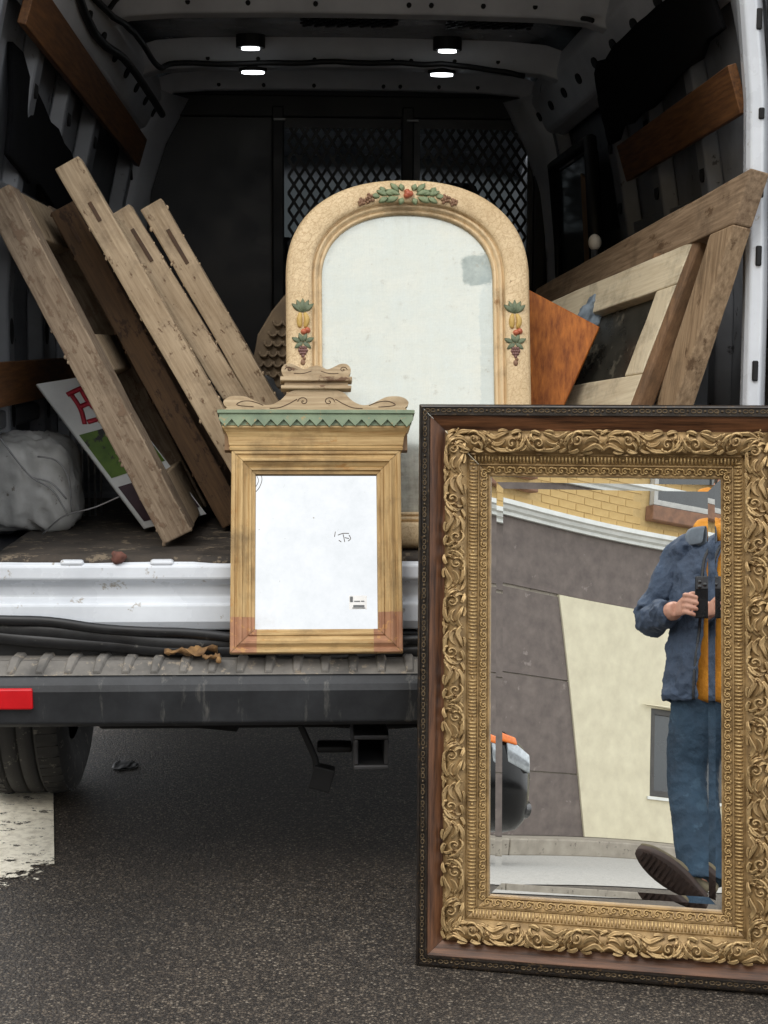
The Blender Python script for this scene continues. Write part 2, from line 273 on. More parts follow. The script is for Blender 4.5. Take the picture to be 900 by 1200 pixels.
# ------------------------------------------------------------------ mesh builder
WM = {}                                            # world matrices of things
class MB:
    def __init__(s): s.v = []; s.f = []; s.sm = []
    def add(s, vs, fs, smooth=False):
        o = len(s.v); s.v += [V(p) for p in vs]; s.f += [tuple(i+o for i in f) for f in fs]; s.sm += [smooth]*len(fs); return s
    def hexa(s, p):                                # 8 points: bottom ring 0-3, top ring 4-7
        return s.add(p, [(3,2,1,0),(4,5,6,7),(0,1,5,4),(1,2,6,5),(2,3,7,6),(3,0,4,7)])
    def box(s, lo, hi):
        a, b_ = lo, hi
        return s.hexa([(a[0],a[1],a[2]),(b_[0],a[1],a[2]),(b_[0],b_[1],a[2]),(a[0],b_[1],a[2]),(a[0],a[1],b_[2]),(b_[0],a[1],b_[2]),(b_[0],b_[1],b_[2]),(a[0],b_[1],b_[2])])
    def obox(s, o, a, b_, c):                      # corner + three edge vectors
        o=V(o);a=V(a);b_=V(b_);c=V(c)
        return s.hexa([o,o+a,o+a+b_,o+b_,o+c,o+a+c,o+a+b_+c,o+b_+c])
    def loft(s, rings, closed=True, caps=True, smooth=True):
        n = len(rings[0]); vs = [p for r in rings for p in r]; fs = []
        for i in range(len(rings)-1):
            for j in range(n if closed else n-1):
                k = (j+1)%n; fs.append((i*n+j, i*n+k, (i+1)*n+k, (i+1)*n+j))
        if caps and closed:
            fs.append(tuple(range(n-1,-1,-1))); fs.append(tuple((len(rings)-1)*n+j for j in range(n)))
        return s.add(vs, fs, smooth)
    def tube(s, path, rad, seg=8, flat=1.0, up=None, smooth=True):
        path = [V(p) for p in path]; n = len(path)
        if not hasattr(rad,'__len__'): rad = [rad]*n
        rings = []; prev = V(up) if up else None
        for i,p in enumerate(path):
            d = (path[min(i+1,n-1)]-path[max(i-1,0)]).normalized()
            if prev is None: prev = V((0,0,1)) if abs(d.z)<.9 else V((1,0,0))
            u = (prev - d*prev.dot(d)).normalized(); w = d.cross(u); 
            if not up: prev = u
            rings.append([p + (u*math.cos(a)*flat + w*math.sin(a))*rad[i] for a in (2*math.pi*k/seg for k in range(seg))])
        return s.loft(rings, smooth=smooth)
    def prism(s, poly, f0, f1, smooth=False):      # poly of 2d pts mapped by f0/f1 to the two faces
        n = len(poly); a = [f0(*p) for p in poly]; b_ = [f1(*p) for p in poly]
        return s.add(a+b_, [tuple(range(n)), tuple(range(2*n-1,n-1,-1))]+[(i,n+i,n+(i+1)%n,(i+1)%n) for i in range(n)], smooth)
    def sphere(s, c, r, seg=12, rg=8, fn=None):
        c = V(c); r = V(r) if hasattr(r,'__len__') else V((r,r,r)); rings = []
        for i in range(rg+1):
            th = math.pi*(.02+.96*i/rg); ring = []
            for j in range(seg):
                ph = 2*math.pi*j/seg; d = V((math.sin(th)*math.cos(ph), math.sin(th)*math.sin(ph), math.cos(th)))
                p = c + V((d.x*r.x, d.y*r.y, d.z*r.z)); ring.append(fn(p,d) if fn else p)
            rings.append(ring)
        return s.loft(rings)
    def mesh(s, name, mat):
        me = bpy.data.meshes.new(name); me.from_pydata([tuple(p) for p in s.v], [], s.f); me.materials.append(MATS[mat])
        me.polygons.foreach_set('use_smooth', s.sm); me.validate()
        bm = bmesh.new(); bm.from_mesh(me); bmesh.ops.recalc_face_normals(bm, faces=bm.faces); bm.to_mesh(me); bm.free()
        return me
    def build(s, name, mat, parent=None, local=False, bevel=0, sub=0, solid=0, seg=2):
        if parent is not None and not local:
            inv = WM[parent.name].inverted(); s.v = [inv@p for p in s.v]
        o = bpy.data.objects.new(name, s.mesh(name, mat)); COL.objects.link(o)
        if parent is not None: o.parent = parent; WM[o.name] = WM[parent.name]
        else: WM[o.name] = Matrix.Identity(4)
        if solid: md = o.modifiers.new('s','SOLIDIFY'); md.thickness = solid; md.offset = 0
        if sub: md = o.modifiers.new('u','SUBSURF'); md.levels = sub; md.render_levels = sub
        if bevel: md = o.modifiers.new('b','BEVEL'); md.width = bevel; md.segments = seg; md.limit_method = 'ANGLE'; md.angle_limit = R(35)
        return o
def tag(o, label=None, cat=None, group=None, kind=None):
    for k,v in (('label',label),('category',cat),('group',group),('kind',kind)):
        if v: o[k] = v
    return o
def thing(name, label, cat, mat=None, loc=None, group=None):
    o = bpy.data.objects.new(name, None); COL.objects.link(o); o.empty_display_size = .1
    m = mat.copy() if mat else Matrix.Translation(V(loc) if loc else V((0,0,0)))
    o.matrix_world = m; WM[o.name] = m
    return tag(o, label, cat, group)
def inst(me, name, parent, lm):
    o = bpy.data.objects.new(name, me); COL.objects.link(o); o.parent = parent; o.matrix_local = lm; WM[o.name] = WM[parent.name]@lm
    return o
def frame_mat(o, x, y, z):
    m = Matrix.Identity(4)
    for i in range(3): m[i][0]=x[i]; m[i][1]=y[i]; m[i][2]=z[i]; m[i][3]=o[i]
    return m
def nz(p, s=1.0, off=0): return noise.noise(V(p)*s+V((off,off*1.7,off*.3)))
def lerp(a,b_,t): return a+(b_-a)*t
def crom(pts, n=8):                                # smooth curve through points
    pts = [V(p) for p in pts]; out = []
    for i in range(len(pts)-1):
        p0,p1,p2,p3 = pts[max(i-1,0)],pts[i],pts[i+1],pts[min(i+2,len(pts)-1)]
        for k in range(n):
            u=k/n; out.append(.5*((2*p1)+(p2-p0)*u+(2*p0-5*p1+4*p2-p3)*u*u+(3*p1-p0-3*p2+p3)*u**3))
    out.append(pts[-1]); return out

# ================================================================== SETTING
mb = MB(); mb.add([(-400,-400,0),(400,-400,0),(400,400,0),(-400,400,0)],[(0,1,2,3)])
tag(mb.build('road','asphalt'), 'dark asphalt road speckled with pale stones', kind='structure')
_q = [pG(-90,1085,.004), pG(64,1030,.004), pG(62,900,.004), pG(-60,900,.004)]; _o = pG(0,1060,.004)
mb = MB(); mb.add([p-_o for p in _q],[(0,1,2,3)])
ln = mb.build('road_marking','road_paint'); tag(ln, kind='structure'); ln.location = _o

# ---- building behind the photographer (seen in the big mirror)
WB = V((-3.357,-10.19,0)); WW = V((.482,-.876,0)).normalized(); WN = ZU.cross(WW)
bmat = frame_mat(WB, WW, WN, ZU)
bld = thing('corner_building', 'two-storey building with grey and cream stucco below yellow brick and a white cornice', 'building', bmat)
def bbox(name, mat, lo, hi, parent=bld, bevel=0): return MB().box(lo,hi).build(name, mat, parent, local=True, bevel=bevel)
bbox('wall','concrete',(-9,-.6,0),(9,-.012,2.90)); bbox('upper_wall','mortar',(-9,-.6,2.902),(9,-.012,6.4))
bbox('parapet_cap','trim_white',(-9.1,-.7,6.402),(9.1,.08,6.52))
edge = lambda z: .43-.48*z/2.27
rows = [(.135,.67),(.682,1.495),(1.507,2.245)]
for (z0,z1) in rows:
    xs = [-9,-6.4,-3.9,-1.45]
    for i,x0 in enumerate(xs):
        mb = MB()
        if i < 3: mb.box((x0,-.012,z0),(xs[i+1]-.012,.008,z1))
        else: mb.hexa([(x0,-.012,z0),(edge(z0)-.002,-.012,z0),(edge(z0)-.002,.008,z0),(x0,.008,z0),(x0,-.012,z1),(edge(z1)-.002,-.012,z1),(edge(z1)-.002,.008,z1),(x0,.008,z1)])
        mb.build('stucco_panel','stucco_grey',bld,local=True)
for x0,x1 in ((-9,-5.5),(-5.488,-2.2),(-2.188,1.6),(1.612,5),(5.012,9)):
    bbox('stucco_panel','stucco_grey',(x0,-.012,2.275),(x1,.008,2.868))
mb = MB()
f0 = lambda x,z: V((x,.026,z)); f1 = lambda x,z: V((x,-.012,z))
mb.prism([(edge(.135),.135),(1.22,.135),(1.22,2.268),(edge(2.268),2.268)], f0, f1)
mb.prism([(1.2202,1.36),(2.6,1.36),(2.6,2.268),(1.2202,2.268)], f0, f1); mb.prism([(1.2202,.135),(2.6,.135),(2.6,.545),(1.2202,.545)], f0, f1)
mb.prism([(2.6002,.135),(9,.135),(9,2.268),(2.6002,2.268)], f0, f1)
mb.build('cream_panel','stucco_cream',bld,local=True)
def window(x0,x1,z0,z1,y=-.06,sill=True,mat='win_frame'):
    w_ = bbox('window',mat,(x0,y-.03,z0),(x1,y-.025,z1))
    mb = MB()
    for a,c in (((x0,z0),(x0+.05,z1)),((x1-.05,z0),(x1,z1)),((x0+.05,z0),(x1-.05,z0+.05)),((x0+.05,z1-.05),(x1-.05,z1)),(((x0+x1)/2-.02,z0+.05),((x0+x1)/2+.02,z1-.05))):
        mb.box((a[0],y-.02,a[1]),(c[0],y+.03,c[1]))
    mb.build('frame',mat,w_,local=True)
    MB().box((x0+.05,y-.018,z0+.05),((x0+x1)/2-.02,y,z1-.05)).build('pane','win_glass',w_,local=True)
    MB().box(((x0+x1)/2+.02,y-.018,z0+.05),(x1-.05,y,z1-.05)).build('pane','win_glass',w_,local=True)
    return w_
w_ = window(1.225,2.595,.55,1.355,y=-.005,mat='win_dark'); MB().box((.9,.027,1.362),(2.7,.10,1.40)).build('hood','stucco_cream',w_,local=True); MB().box((1.18,.027,.515),(2.64,.045,.543)).build('sill','trim_white',w_,local=True)
for x0,x1 in ((1.08,2.7),(-2.1,-.42),(4.2,5.8)):
    w_ = window(x0,x1,3.285,4.7,y=.03)
    MB().box((x0-.04,-.008,3.13),(x1+.04,.10,3.27)).build('sill','sill_brown',w_,local=True,bevel=.008)
# cornice, three lengths
for x0,x1 in ((-9,-.80),(-.796,3.4),(3.404,9)):
    pr = [(-.01,2.872),(.05,2.872),(.05,2.90),(.085,2.915),(.10,2.945),(.13,2.955),(.13,2.995),(-.01,3.005)]
    mb = MB(); mb.loft([[(x,y,z) for y,z in pr] for x in (x0,x1)], smooth=False); mb.build('cornice','trim_white',bld,local=True)
# yellow bricks
bme = MB().box((-.0985,-.03,-.0320),(.0985,-.0065,.0320)).mesh('brick','brick_yellow')
for r in range(12):
    z = 3.043+r*.073
    for k in range(-6,15):
        x = -.05+k*.207+(r%2)*.1035
        if any(a-.14 < x < c+.14 and z > 3.10 for a,c in ((1.08,2.7),(-2.1,-.42))): continue
        inst(bme,'brick',bld,Matrix.Translation((x+random.uniform(-.002,.002),random.uniform(-.002,.002),z)))
mb = MB(); mb.add([bmat@V(p) for p in ((-40,1.28,.004),(40,1.28,.004),(40,5.2,.004),(-40,5.2,.004))],[(0,1,2,3)]); tag(mb.build('pale_road_strip','lane_pale'), 'pale strip of road beside the pavement', kind='structure')  # pale sheet laid over the asphalt along the pavement
# pavement and kerb
mb = MB().box((-9,0,0),(9,1.15,.13)); mb.v = [bmat@p for p in mb.v]; tag(mb.build('pavement','concrete'), 'pale concrete pavement along the building', kind='structure')
for k in range(-6,6):
    mb = MB().box((k*1.5,1.154,0),(k*1.5+1.492,1.30,.127)); mb.v = [bmat@p for p in mb.v]; tag(mb.build('kerb','concrete',bevel=.012), kind='structure')

# ---- black parked car
cmat = frame_mat(WB+WW*(-2.80)+WN*2.35, -WW, -WN, ZU)      # local x backwards from the nose, y across
car = thing('parked_car', 'black parked car with orange corner lamp beside the stucco building', 'car', cmat)
mb = MB(); rings = []
for x,hw,zb,zh,zt in ((0,.62,.17,.52,.55),(.03,.72,.15,.60,.64),(.12,.80,.16,.68,.72),(.30,.86,.20,.76,.82),(.7,.89,.20,.82,.92),(1.15,.90,.20,.86,.98),(1.5,.90,.20,.88,1.02),(3.9,.90,.22,.90,1.03),(4.3,.87,.25,.88,1.0),(4.45,.80,.32,.80,.92)):
    pts = [(-.8,zb),(-.97,zb+.10),(-1,lerp(zb,zh,.5)),(-.985,zh),(-.88,lerp(zh,zt,.75)),(-.5,zt),(0,zt+.015),(.5,zt),(.88,lerp(zh,zt,.75)),(.985,zh),(1,lerp(zb,zh,.5)),(.97,zb+.10),(.8,zb)]
    rings.append([(x,p*hw,z) for p,z in pts])
mb.loft(rings); mb.build('body','car_black',car,local=True,sub=1)
mb = MB(); mb.loft([[(x,p*.78*s,z) for p,z in ((-1,.9),(-.86,1.28*q),(-.6,1.42*q),(.6,1.42*q),(.86,1.28*q),(1,.9))] for x,s,q in ((1.25,.98,.72),(1.95,.98,1.0),(3.4,.98,1.0),(4.05,.9,.78))],smooth=True); mb.build('cabin','car_glass',car,local=True)
mb = MB().box((1.95,-.62,1.405),(3.35,.62,1.45)); mb.build('roof','car_black',car,local=True,bevel=.02)
for sy in (-1,1):
    mb = MB(); mb.loft([[(x,sy*y,z) for x,y,z in r] for r in (((.045,.55,.54),(.065,.55,.65),(.28,.55,.76),(.22,.55,.60)),((.13,.815,.54),(.15,.825,.65),(.36,.845,.755),(.34,.85,.60)))]); mb.build('headlight','lamp_clear',car,local=True,bevel=.01)
    mb = MB(); mb.loft([[(x,sy*y,z) for x,y,z in r] for r in (((.20,.60,.725),(.24,.60,.755),(.46,.60,.815),(.42,.60,.75)),((.27,.850,.70),(.29,.850,.745),(.54,.862,.795),(.52,.875,.73)))]); mb.build('turn_signal','lamp_orange',car,local=True,bevel=.01)
    mb = MB(); mb.tube([(.03,sy*.68,.33),(.13,sy*.68,.33)],.055,14); mb.build('fog_lamp','lens_glass',car,local=True)
    for wx in (.85,3.55):
        wt = MB(); pr = [(.08,.20),(.10,.30),(.085,.325),(-.085,.325),(-.10,.30),(-.08,.20)]
        wt.loft([[(wx+r*math.cos(a),sy*.80+y,.325+r*math.sin(a)) for a in (2*math.pi*k/28 for k in range(28))] for y,r in pr]); wh = wt.build('wheel','tyre',car,local=True)
        rm = MB(); rm.tube([(wx,sy*.72,.325),(wx,sy*.895,.325)],.205,20); rm.build('rim','wheel_grey',wh,local=True,bevel=.01)
MB().box((-.006,-.42,.44),(.05,.42,.55)).build('grille','black_trim',car,local=True,bevel=.01)

# ================================================================== VAN
van = thing('cargo_van', 'white cargo van seen from behind with its rear doors open', 'van', loc=(0,0,0))
FZ = .745
def vb(name, mat, lo, hi, parent=van, bevel=0): return MB().box(lo,hi).build(name,mat,parent,bevel=bevel)
# floor and underbody
vb('floor','black_panel',(-.90,.13,.60),(.90,2.72,FZ-.012))
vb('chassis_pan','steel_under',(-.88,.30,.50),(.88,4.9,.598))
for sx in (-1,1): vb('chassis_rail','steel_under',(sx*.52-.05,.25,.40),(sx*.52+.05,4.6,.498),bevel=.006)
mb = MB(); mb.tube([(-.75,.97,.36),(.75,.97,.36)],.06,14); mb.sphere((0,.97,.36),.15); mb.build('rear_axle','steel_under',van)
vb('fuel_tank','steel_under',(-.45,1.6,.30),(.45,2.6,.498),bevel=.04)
# rear sill
pr = [(.16,.738),(.118,.737),(.108,.730),(.104,.702),(.124,.688),(.126,.662),(.107,.648),(.102,.612),(.110,.592),(.16,.588)]
mb = MB(); mb.loft([[(x,y,z) for y,z in pr] for x in (-.80,-.4,0,.4,.80)], closed=False, caps=False, smooth=False)
sill = mb.build('rear_sill','van_white',van,bevel=.004)
for px in (85,190,290,380): 
    p = pY(px,662,.12); MB().box((p.x-.025,.108,.728),(p.x+.025,.15,.7425)).build('sill_lug','van_white',sill,bevel=.006)
vb('sill_inner','black_trim',(-.80,.162,.55),(.80,.30,.728))
# rubber seal hanging over the sill
sl = None
for k,(dz,rr) in enumerate(((0,.014),(-.021,.010),(.017,.007))):
    pts = [pY(x,y,.075-.006*k)+V((0,0,dz*.85)) for x,y in ((-40,735),(0,737),(60,739),(120,746),(180,751),(240,753),(300,756),(380,757),(470,757),(560,756))]
    pts = [p+V((0,.006*nz(p,7,k),.010*nz(p,5,k+3))) for p in crom(pts,5)]
    mb = MB(); mb.tube(pts, rr, 10, flat=1.5)
    if sl is None: sl = mb.build('weather_seal','seal_rubber',van)
    else: mb.build('seal_fold','seal_rubber',sl)
vb('bumper_back','black_trim',(-.85,.085,.46),(.85,.16,.588))
# bumper
pr = [(.14,.548),(.050,.538),(.012,.513),(.001,.500),(-.003,.487),(.010,.418),(.025,.408),(.14,.404)]
mb = MB(); rings = []
for x in (-1.0,-.97,-.92,-.84,-.5,0,.5,.84,.92,.97,1.0):
    e = max(0,(abs(x)-.84)/.16); rings.append([(x,y+.10*e*e,z) for y,z in pr])
mb.loft(rings, smooth=False); bum = mb.build('bumper','bumper_plastic',van,bevel=.004)
mb = MB(); mb.add([(-.86,.052,.5415),(.86,.052,.5415),(.86,.13,.5500),(-.86,.13,.5500)],[(0,1,2,3)]); mb.add([(-.86,.0135,.5175),(.86,.0135,.5175),(.86,.0515,.5411),(-.86,.0515,.5411)],[(0,1,2,3)])
mb.build('bumper_deck','bumper_tread',bum)
for k in range(-14,15):
    x = .011+k*.0585; sk = -.10*(x-.0)
    mb = MB(); a,b_,h = .0135,.0085,.006
    pts = []
    for (y,z,w_) in ((.125,.5505,a),(.05,.5425,a*.9),(.017,.5205,b_)):
        xc = x+ (y-.018)*.16*max(-1,min(1,-x*3)); 
        pts.append([(xc-w_,y,z-.001),(xc-w_*.65,y,z+h),(xc+w_*.65,y,z+h),(xc+w_,y,z-.001)])
    mb.loft(pts, smooth=False); mb.build('tread_rib','bumper_tread' ,bum,bevel=.0015)
mb = MB(); p0 = pY(-62,807,.0); p1 = pY(39,831,.0); mb.box((p0.x,-.0075,p1.z),(p1.x,.02,p0.z)); mb.build('rear_reflector','red_lens',bum,bevel=.004)
mb = MB(); mb.box((-p1.x,-.0075,p1.z),(-p0.x,.02,p0.z)); mb.build('rear_reflector','red_lens',bum,bevel=.004)
# hitch
hp = pY(435,882,.10)
mb = MB(); o_,i_ = .038,.0275
for a,c in (((-o_,-o_),(o_,-i_)),((-o_,i_),(o_,o_)),((-o_,-i_),(-i_,i_)),((i_,-i_),(o_,i_))):
    mb.box((hp.x+a[0],.10,hp.z+a[1]),(hp.x+c[0],.42,hp.z+c[1]))
hit_ = mb.build('hitch_receiver','steel_dark',van,bevel=.003)
p0 = pY(192,868,.40)
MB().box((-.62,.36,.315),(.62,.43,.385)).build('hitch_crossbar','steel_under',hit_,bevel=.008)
MB().box((hp.x-.115,.18,hp.z-.022),(hp.x-.039,.24,hp.z-.008)).build('chain_plate','steel_under',hit_,bevel=.004)
q = pY(372,905,.18); mb = MB(); mb.obox(q+V((-.02,-.02,-.03)),(.045,0,-.012),(0,.04,0),(.014,0,.05)); mb.tube(crom([pY(352,850,.2),pY(362,872,.19),pY(370,892,.18),q+V((-.004,-.004,-.005))],5),.008,8); mb.build('trailer_plug','steel_under',van,bevel=.004)
mb = MB(); mb.tube([(-.48,.34,.36),(-.30,.30,.352)],.028,14); mb.build('exhaust_pipe','steel_under',van)
mb = MB(); mb.loft([[(.03+r_*math.cos(a),.86+r_*math.sin(a),.36+z_) for a in (2*math.pi*k/40 for k in range(40))] for r_,z_ in ((.20,-.08),(.30,-.10),(.34,-.06),(.34,.06),(.30,.10),(.2,.08))]); mb.build('added_spare_wheel','tyre',van)  # unseen wheel, added for realism and to darken the ground under the van
for sx in (-1,1): vb('mud_flap','black_trim',(sx*.87-.11,.60,.22),(sx*.87+.11,.612,.50),bevel=.004) if sx>0 else None
# wheels
def wheel(cx, cy, r, w_):
    s = 1 if cx>0 else -1; rg = []
    prof = [(-.42,.60),(-.5,.74),(-.52,.86),(-.47,.965),(-.42,.985),(-.37,.995),(-.19,1),(-.185,.972),(-.165,.972),(-.16,1),(-.01,1.002),(.0,.972),(.02,.972),(.025,1.002),(.17,1),(.175,.972),(.195,.972),(.20,1),(.37,.995),(.42,.985),(.47,.965),(.52,.86),(.5,.74),(.42,.60)]
    mb = MB(); mb.loft([[(cx+p*w_, cy+q*r*math.cos(a), r+q*r*math.sin(a)) for a in (2*math.pi*k/64 for k in range(64))] for p,q in prof], smooth=True)
    wh = mb.build('wheel','tyre',van)
    mb = MB(); mb.loft([[(cx+s*p*w_, cy+q*r*math.cos(a), r+q*r*math.sin(a)) for a in (2*math.pi*k/40 for k in range(40))] for p,q in ((-.42,.61),(.3,.62),(.44,.60),(.30,.50),(.15,.30),(.22,.18),(.22,.02))]); mb.build('rim','wheel_grey',wh)
    mb = MB()
    for k in range(56):                            # tread blocks along both shoulders
        a = 2*math.pi*(k+.1)/56
        for sx in (-1,1):
            P = lambda x,q,da: V((cx+x*w_, cy+q*r*math.cos(a+da), r+q*r*math.sin(a+da)))
            mb.hexa([P(sx*.22,.985,0),P(sx*.44,.970,0),P(sx*.44,.970,.07),P(sx*.22,.985,.07),P(sx*.22,1.006,0),P(sx*.44,.990,0),P(sx*.44,.990,.07),P(sx*.22,1.006,.07)])
    tag(mb.build('tread_block','tyre',wh), kind='stuff')
for cx,cy in ((-.868,.98),(.868,.98),(-.868,4.3),(.868,4.3)): wheel(cx,cy,.348,.235)
# body sides (outer skin) and roof
side = [(.14,.42),(.14,2.0),(.30,2.17),(3.9,2.19),(4.35,2.02),(5.0,1.35),(5.75,1.10),(5.85,.85),(5.85,.40)]
def arch(cy): return [(cy+.43*math.cos(a), .40+.40*math.sin(a)) for a in (math.pi*k/10 for k in range(11))]
for sx in (-1,1):
    mb = MB(); poly = side + arch(4.3) + arch(.98)
    o_f = lambda y,z: V((sx*(1.0-.14*max(0,(z-1.3)/.9)**2),y,z)); i_f = lambda y,z: V((sx*(.985-.14*max(0,(z-1.3)/.9)**2),y,z))
    mb.prism(poly,o_f,i_f); bs = mb.build('body_side','van_white',van)
    MB().hexa([V((sx*x,y,z)) for x,y,z in ((.99,3.95,1.22),(.99,4.95,1.22),(1.004,4.95,1.22),(1.004,3.95,1.22),(.90,3.95,1.93),(.90,4.40,1.93),(.935,4.40,1.93),(.935,3.95,1.93))]).build('cab_window','win_glass',bs)
mb = MB(); rings = []
for y,z,h in ((.12,2.13,.79),(.30,2.175,.85),(1.2,2.195,.86),(3.0,2.2,.86),(3.9,2.19,.86),(4.36,2.02,.86)):
    rings.append([(x*h,y,z+.025*(1-x*x)-.03*x**8) for x in (-1.01,-.9,-.6,-.2,.2,.6,.9,1.01)]+[(x*h,y,z-.02+.025*(1-x*x)-.03*x**8) for x in (1.01,.9,.6,.2,-.2,-.6,-.9,-1.01)])
mb.loft(rings); mb.build('roof','van_white',van)
mb = MB(); mb.loft([[(x*h,y,z) for x in (-1,-.5,0,.5,1)]+[(x*h,y,z-.03) for x in (1,.5,0,-.5,-1)] for y,z,h in ((4.98,1.36,.97),(5.72,1.12,.95),(5.86,.9,.92),(5.87,.40,.9))]); mb.build('bonnet','van_white',van)
mb = MB(); mb.add([(-.84,4.38,2.0),(.84,4.38,2.0),(.96,4.98,1.37),(-.96,4.98,1.37)],[(0,1,2,3)]); mb.build('windscreen','windscreen',van)
mt, t, b = nt('light_screen_cloth'); tl = t.nodes.new('ShaderNodeBsdfTranslucent'); tl.inputs[0].default_value = (.055,.058,.062,1)
t.links.new(tl.outputs[0], [n for n in t.nodes if n.type=='OUTPUT_MATERIAL'][0].inputs[0])
mb = MB(); mb.add([(-.97,4.20,2.12),(.97,4.20,2.12),(.975,4.94,1.30),(-.975,4.94,1.30)],[(0,1,2,3)]); mb.build('added_light_screen','light_screen_cloth',van)  # added behind the windscreen to dim the daylight in the cab
vb('dashboard','black_trim',(-.93,4.45,.75),(.93,4.95,1.28),bevel=.05); vb('cab_floor','black_trim',(-.97,2.75,.52),(.97,4.9,.60))
for sx in (-.42,.42):
    st = vb('cab_seat','seat_cloth',(sx-.25,3.45,.75),(sx+.25,3.95,1.0),bevel=.05)
    mb = MB(); mb.obox((sx-.25,3.36,1.0),(.5,0,0),(0,.14,0),(0,-.16,.62)); mb.build('seat_back','seat_cloth',st,bevel=.05)
    MB().box((sx-.13,3.18,1.64),(sx+.13,3.28,1.84)).build('headrest','seat_cloth',st,bevel=.04)
# inner side walls, lower wall then leaning upper wall
for sx in (-1,1):
    WX = lambda z: sx*(.895-.13*max(0,(z-1.30)/.75)**1.5)
    zs = (.733,1.0,1.3,1.5,1.7,1.9,2.06)
    mb = MB(); mb.loft([[V((WX(z)+o,y,z)) for z in zs] + [V((WX(z)+o+sx*.012,y,z)) for z in reversed(zs)] for y,o in ((.16,0),(2.70,0))]); w_ = mb.build('side_wall','van_inner',van)
    for y,wd_,dp in ((.19,.07,.035),(.62,.10,.04),(1.08,.12,.045),(1.55,.13,.05),(2.45,.14,.055)):
        mb = MB(); mb.loft([[V((WX(z)-sx*d,y+a,z)) for a,d in ((0,0.001),(.015,dp),(wd_-.015,dp),(wd_,.001))] for z in zs], smooth=False)
        po = mb.build('wall_post','van_inner',w_,bevel=.006)
        for z in (1.02,1.22,1.42,1.62,1.80):
            mb = MB(); c = V((WX(z)-sx*(dp+.0015),y+wd_/2,z)); mb.prism([(wd_*.22*math.cos(a),.032*math.sin(a)) for a in (2*math.pi*k/14 for k in range(14))], lambda a,b__: c+V((0,a,b__)), lambda a,b__: c+V((sx*.01,a,b__))); mb.build('post_hole','steel_under',po,)
    for z,h in ((.98,.06),(1.50,.07)):
        mb = MB(); mb.loft([[V((WX(z+q)-sx*d,y,z+q)) for q,d in ((0,.001),(.01,.03),(h-.01,.03),(h,.001))] for y in (.2,2.66)], smooth=False); mb.build('wall_rail','van_inner',w_,bevel=.005)
    mb = MB(); mb.loft([[V((sx*x,y,z)) for x,z in ((.775,1.93),(.72,1.95),(.66,2.06),(.67,2.13),(.78,2.13))] for y in (.20,1.2,2.70)], smooth=False); cr_o = mb.build('cant_rail','van_bow',van,bevel=.01)
    for k in range(9):
        y = .35+.27*k; mb = MB(); c = V((sx*.690,y,2.005)); ax = V((-sx*.06,0,.11)).normalized(); nn = V((-sx*.88,0,-.48)).normalized()
        mb.prism([(.032*math.cos(a),.017*math.sin(a)) for a in (2*math.pi*j/12 for j in range(12))], lambda a,b__: c+V((0,a,0))+ax*b__+nn*.004, lambda a,b__: c+V((0,a,0))+ax*b__-nn*.01); mb.build('rail_slot','steel_under',cr_o)
    lo_ = .02 if sx<0 else 0
    # D-pillar and door gasket at the rear opening
    mb = MB(); mb.loft([[V((sx*x,y,z)) for x,y in ((.783-k+lo_,.13),(.788-k+lo_,.112),(.812-k+lo_,.105),(.828-k+lo_,.118),(.834-k+lo_,.17),(.788-k+lo_,.17))] for z,k in ((.735,0),(1.3,.002),(1.7,.012),(2.02,.045),(2.15,.075))], smooth=False); pl = mb.build('rear_pillar','van_white',van,bevel=.004)
    for z in (.93,1.12,1.36,1.50,1.66,1.84): MB().box((sx*(.80+lo_)-.006-sx*.03*max(0,(z-1.5)/.5)**2,.102,z),(sx*(.80+lo_)+.006-sx*.03*max(0,(z-1.5)/.5)**2,.112,z+random.uniform(.018,.05))).build('pillar_slot','steel_under',pl,bevel=.003)
    mb = MB(); mb.tube([V((sx*(.842-k+lo_),.10,z)) for z,k in ((.72,0),(1.3,.002),(1.7,.012),(2.02,.045),(2.15,.075))],.012,8); mb.build('door_gasket','seal_rubber',van)
    mb = MB(); mb.loft([[V((sx*x,y,z)) for x,y in ((.85-k,.10),(.99-k*1.2,.13),(.998-k*1.2,.16),(.85-k,.16))] for z,k in ((.60,0),(1.3,.002),(1.7,.012),(2.02,.055),(2.15,.10))], smooth=False); mb.build('tail_corner','van_white',van,bevel=.01)
    MB().box((sx*.925-.045,.088,1.0),(sx*.925+.045,.118,1.5)).build('tail_lamp','red_lens',van,bevel=.012)
    # rear door folded right round against the side
    dm = Matrix.Translation((sx*1.03,.13,0))@Matrix.Rotation(-sx*R(8),4,'Z')
    mb = MB(); mb.box((-.03,0,.62),(.03,.80,2.05)); mb.v = [dm@p for p in mb.v]; d_ = mb.build('rear_door','van_white',van,bevel=.012)
    mb = MB(); mb.box((.031 if sx>0 else -.036,.12,1.35),(.036 if sx>0 else -.031,.70,1.90)); mb.v = [dm@p for p in mb.v]; mb.build('door_window','win_glass',d_,bevel=.004)
vb('roof_header','van_inner',(-.76,.14,2.06),(.76,.24,2.15),bevel=.01)
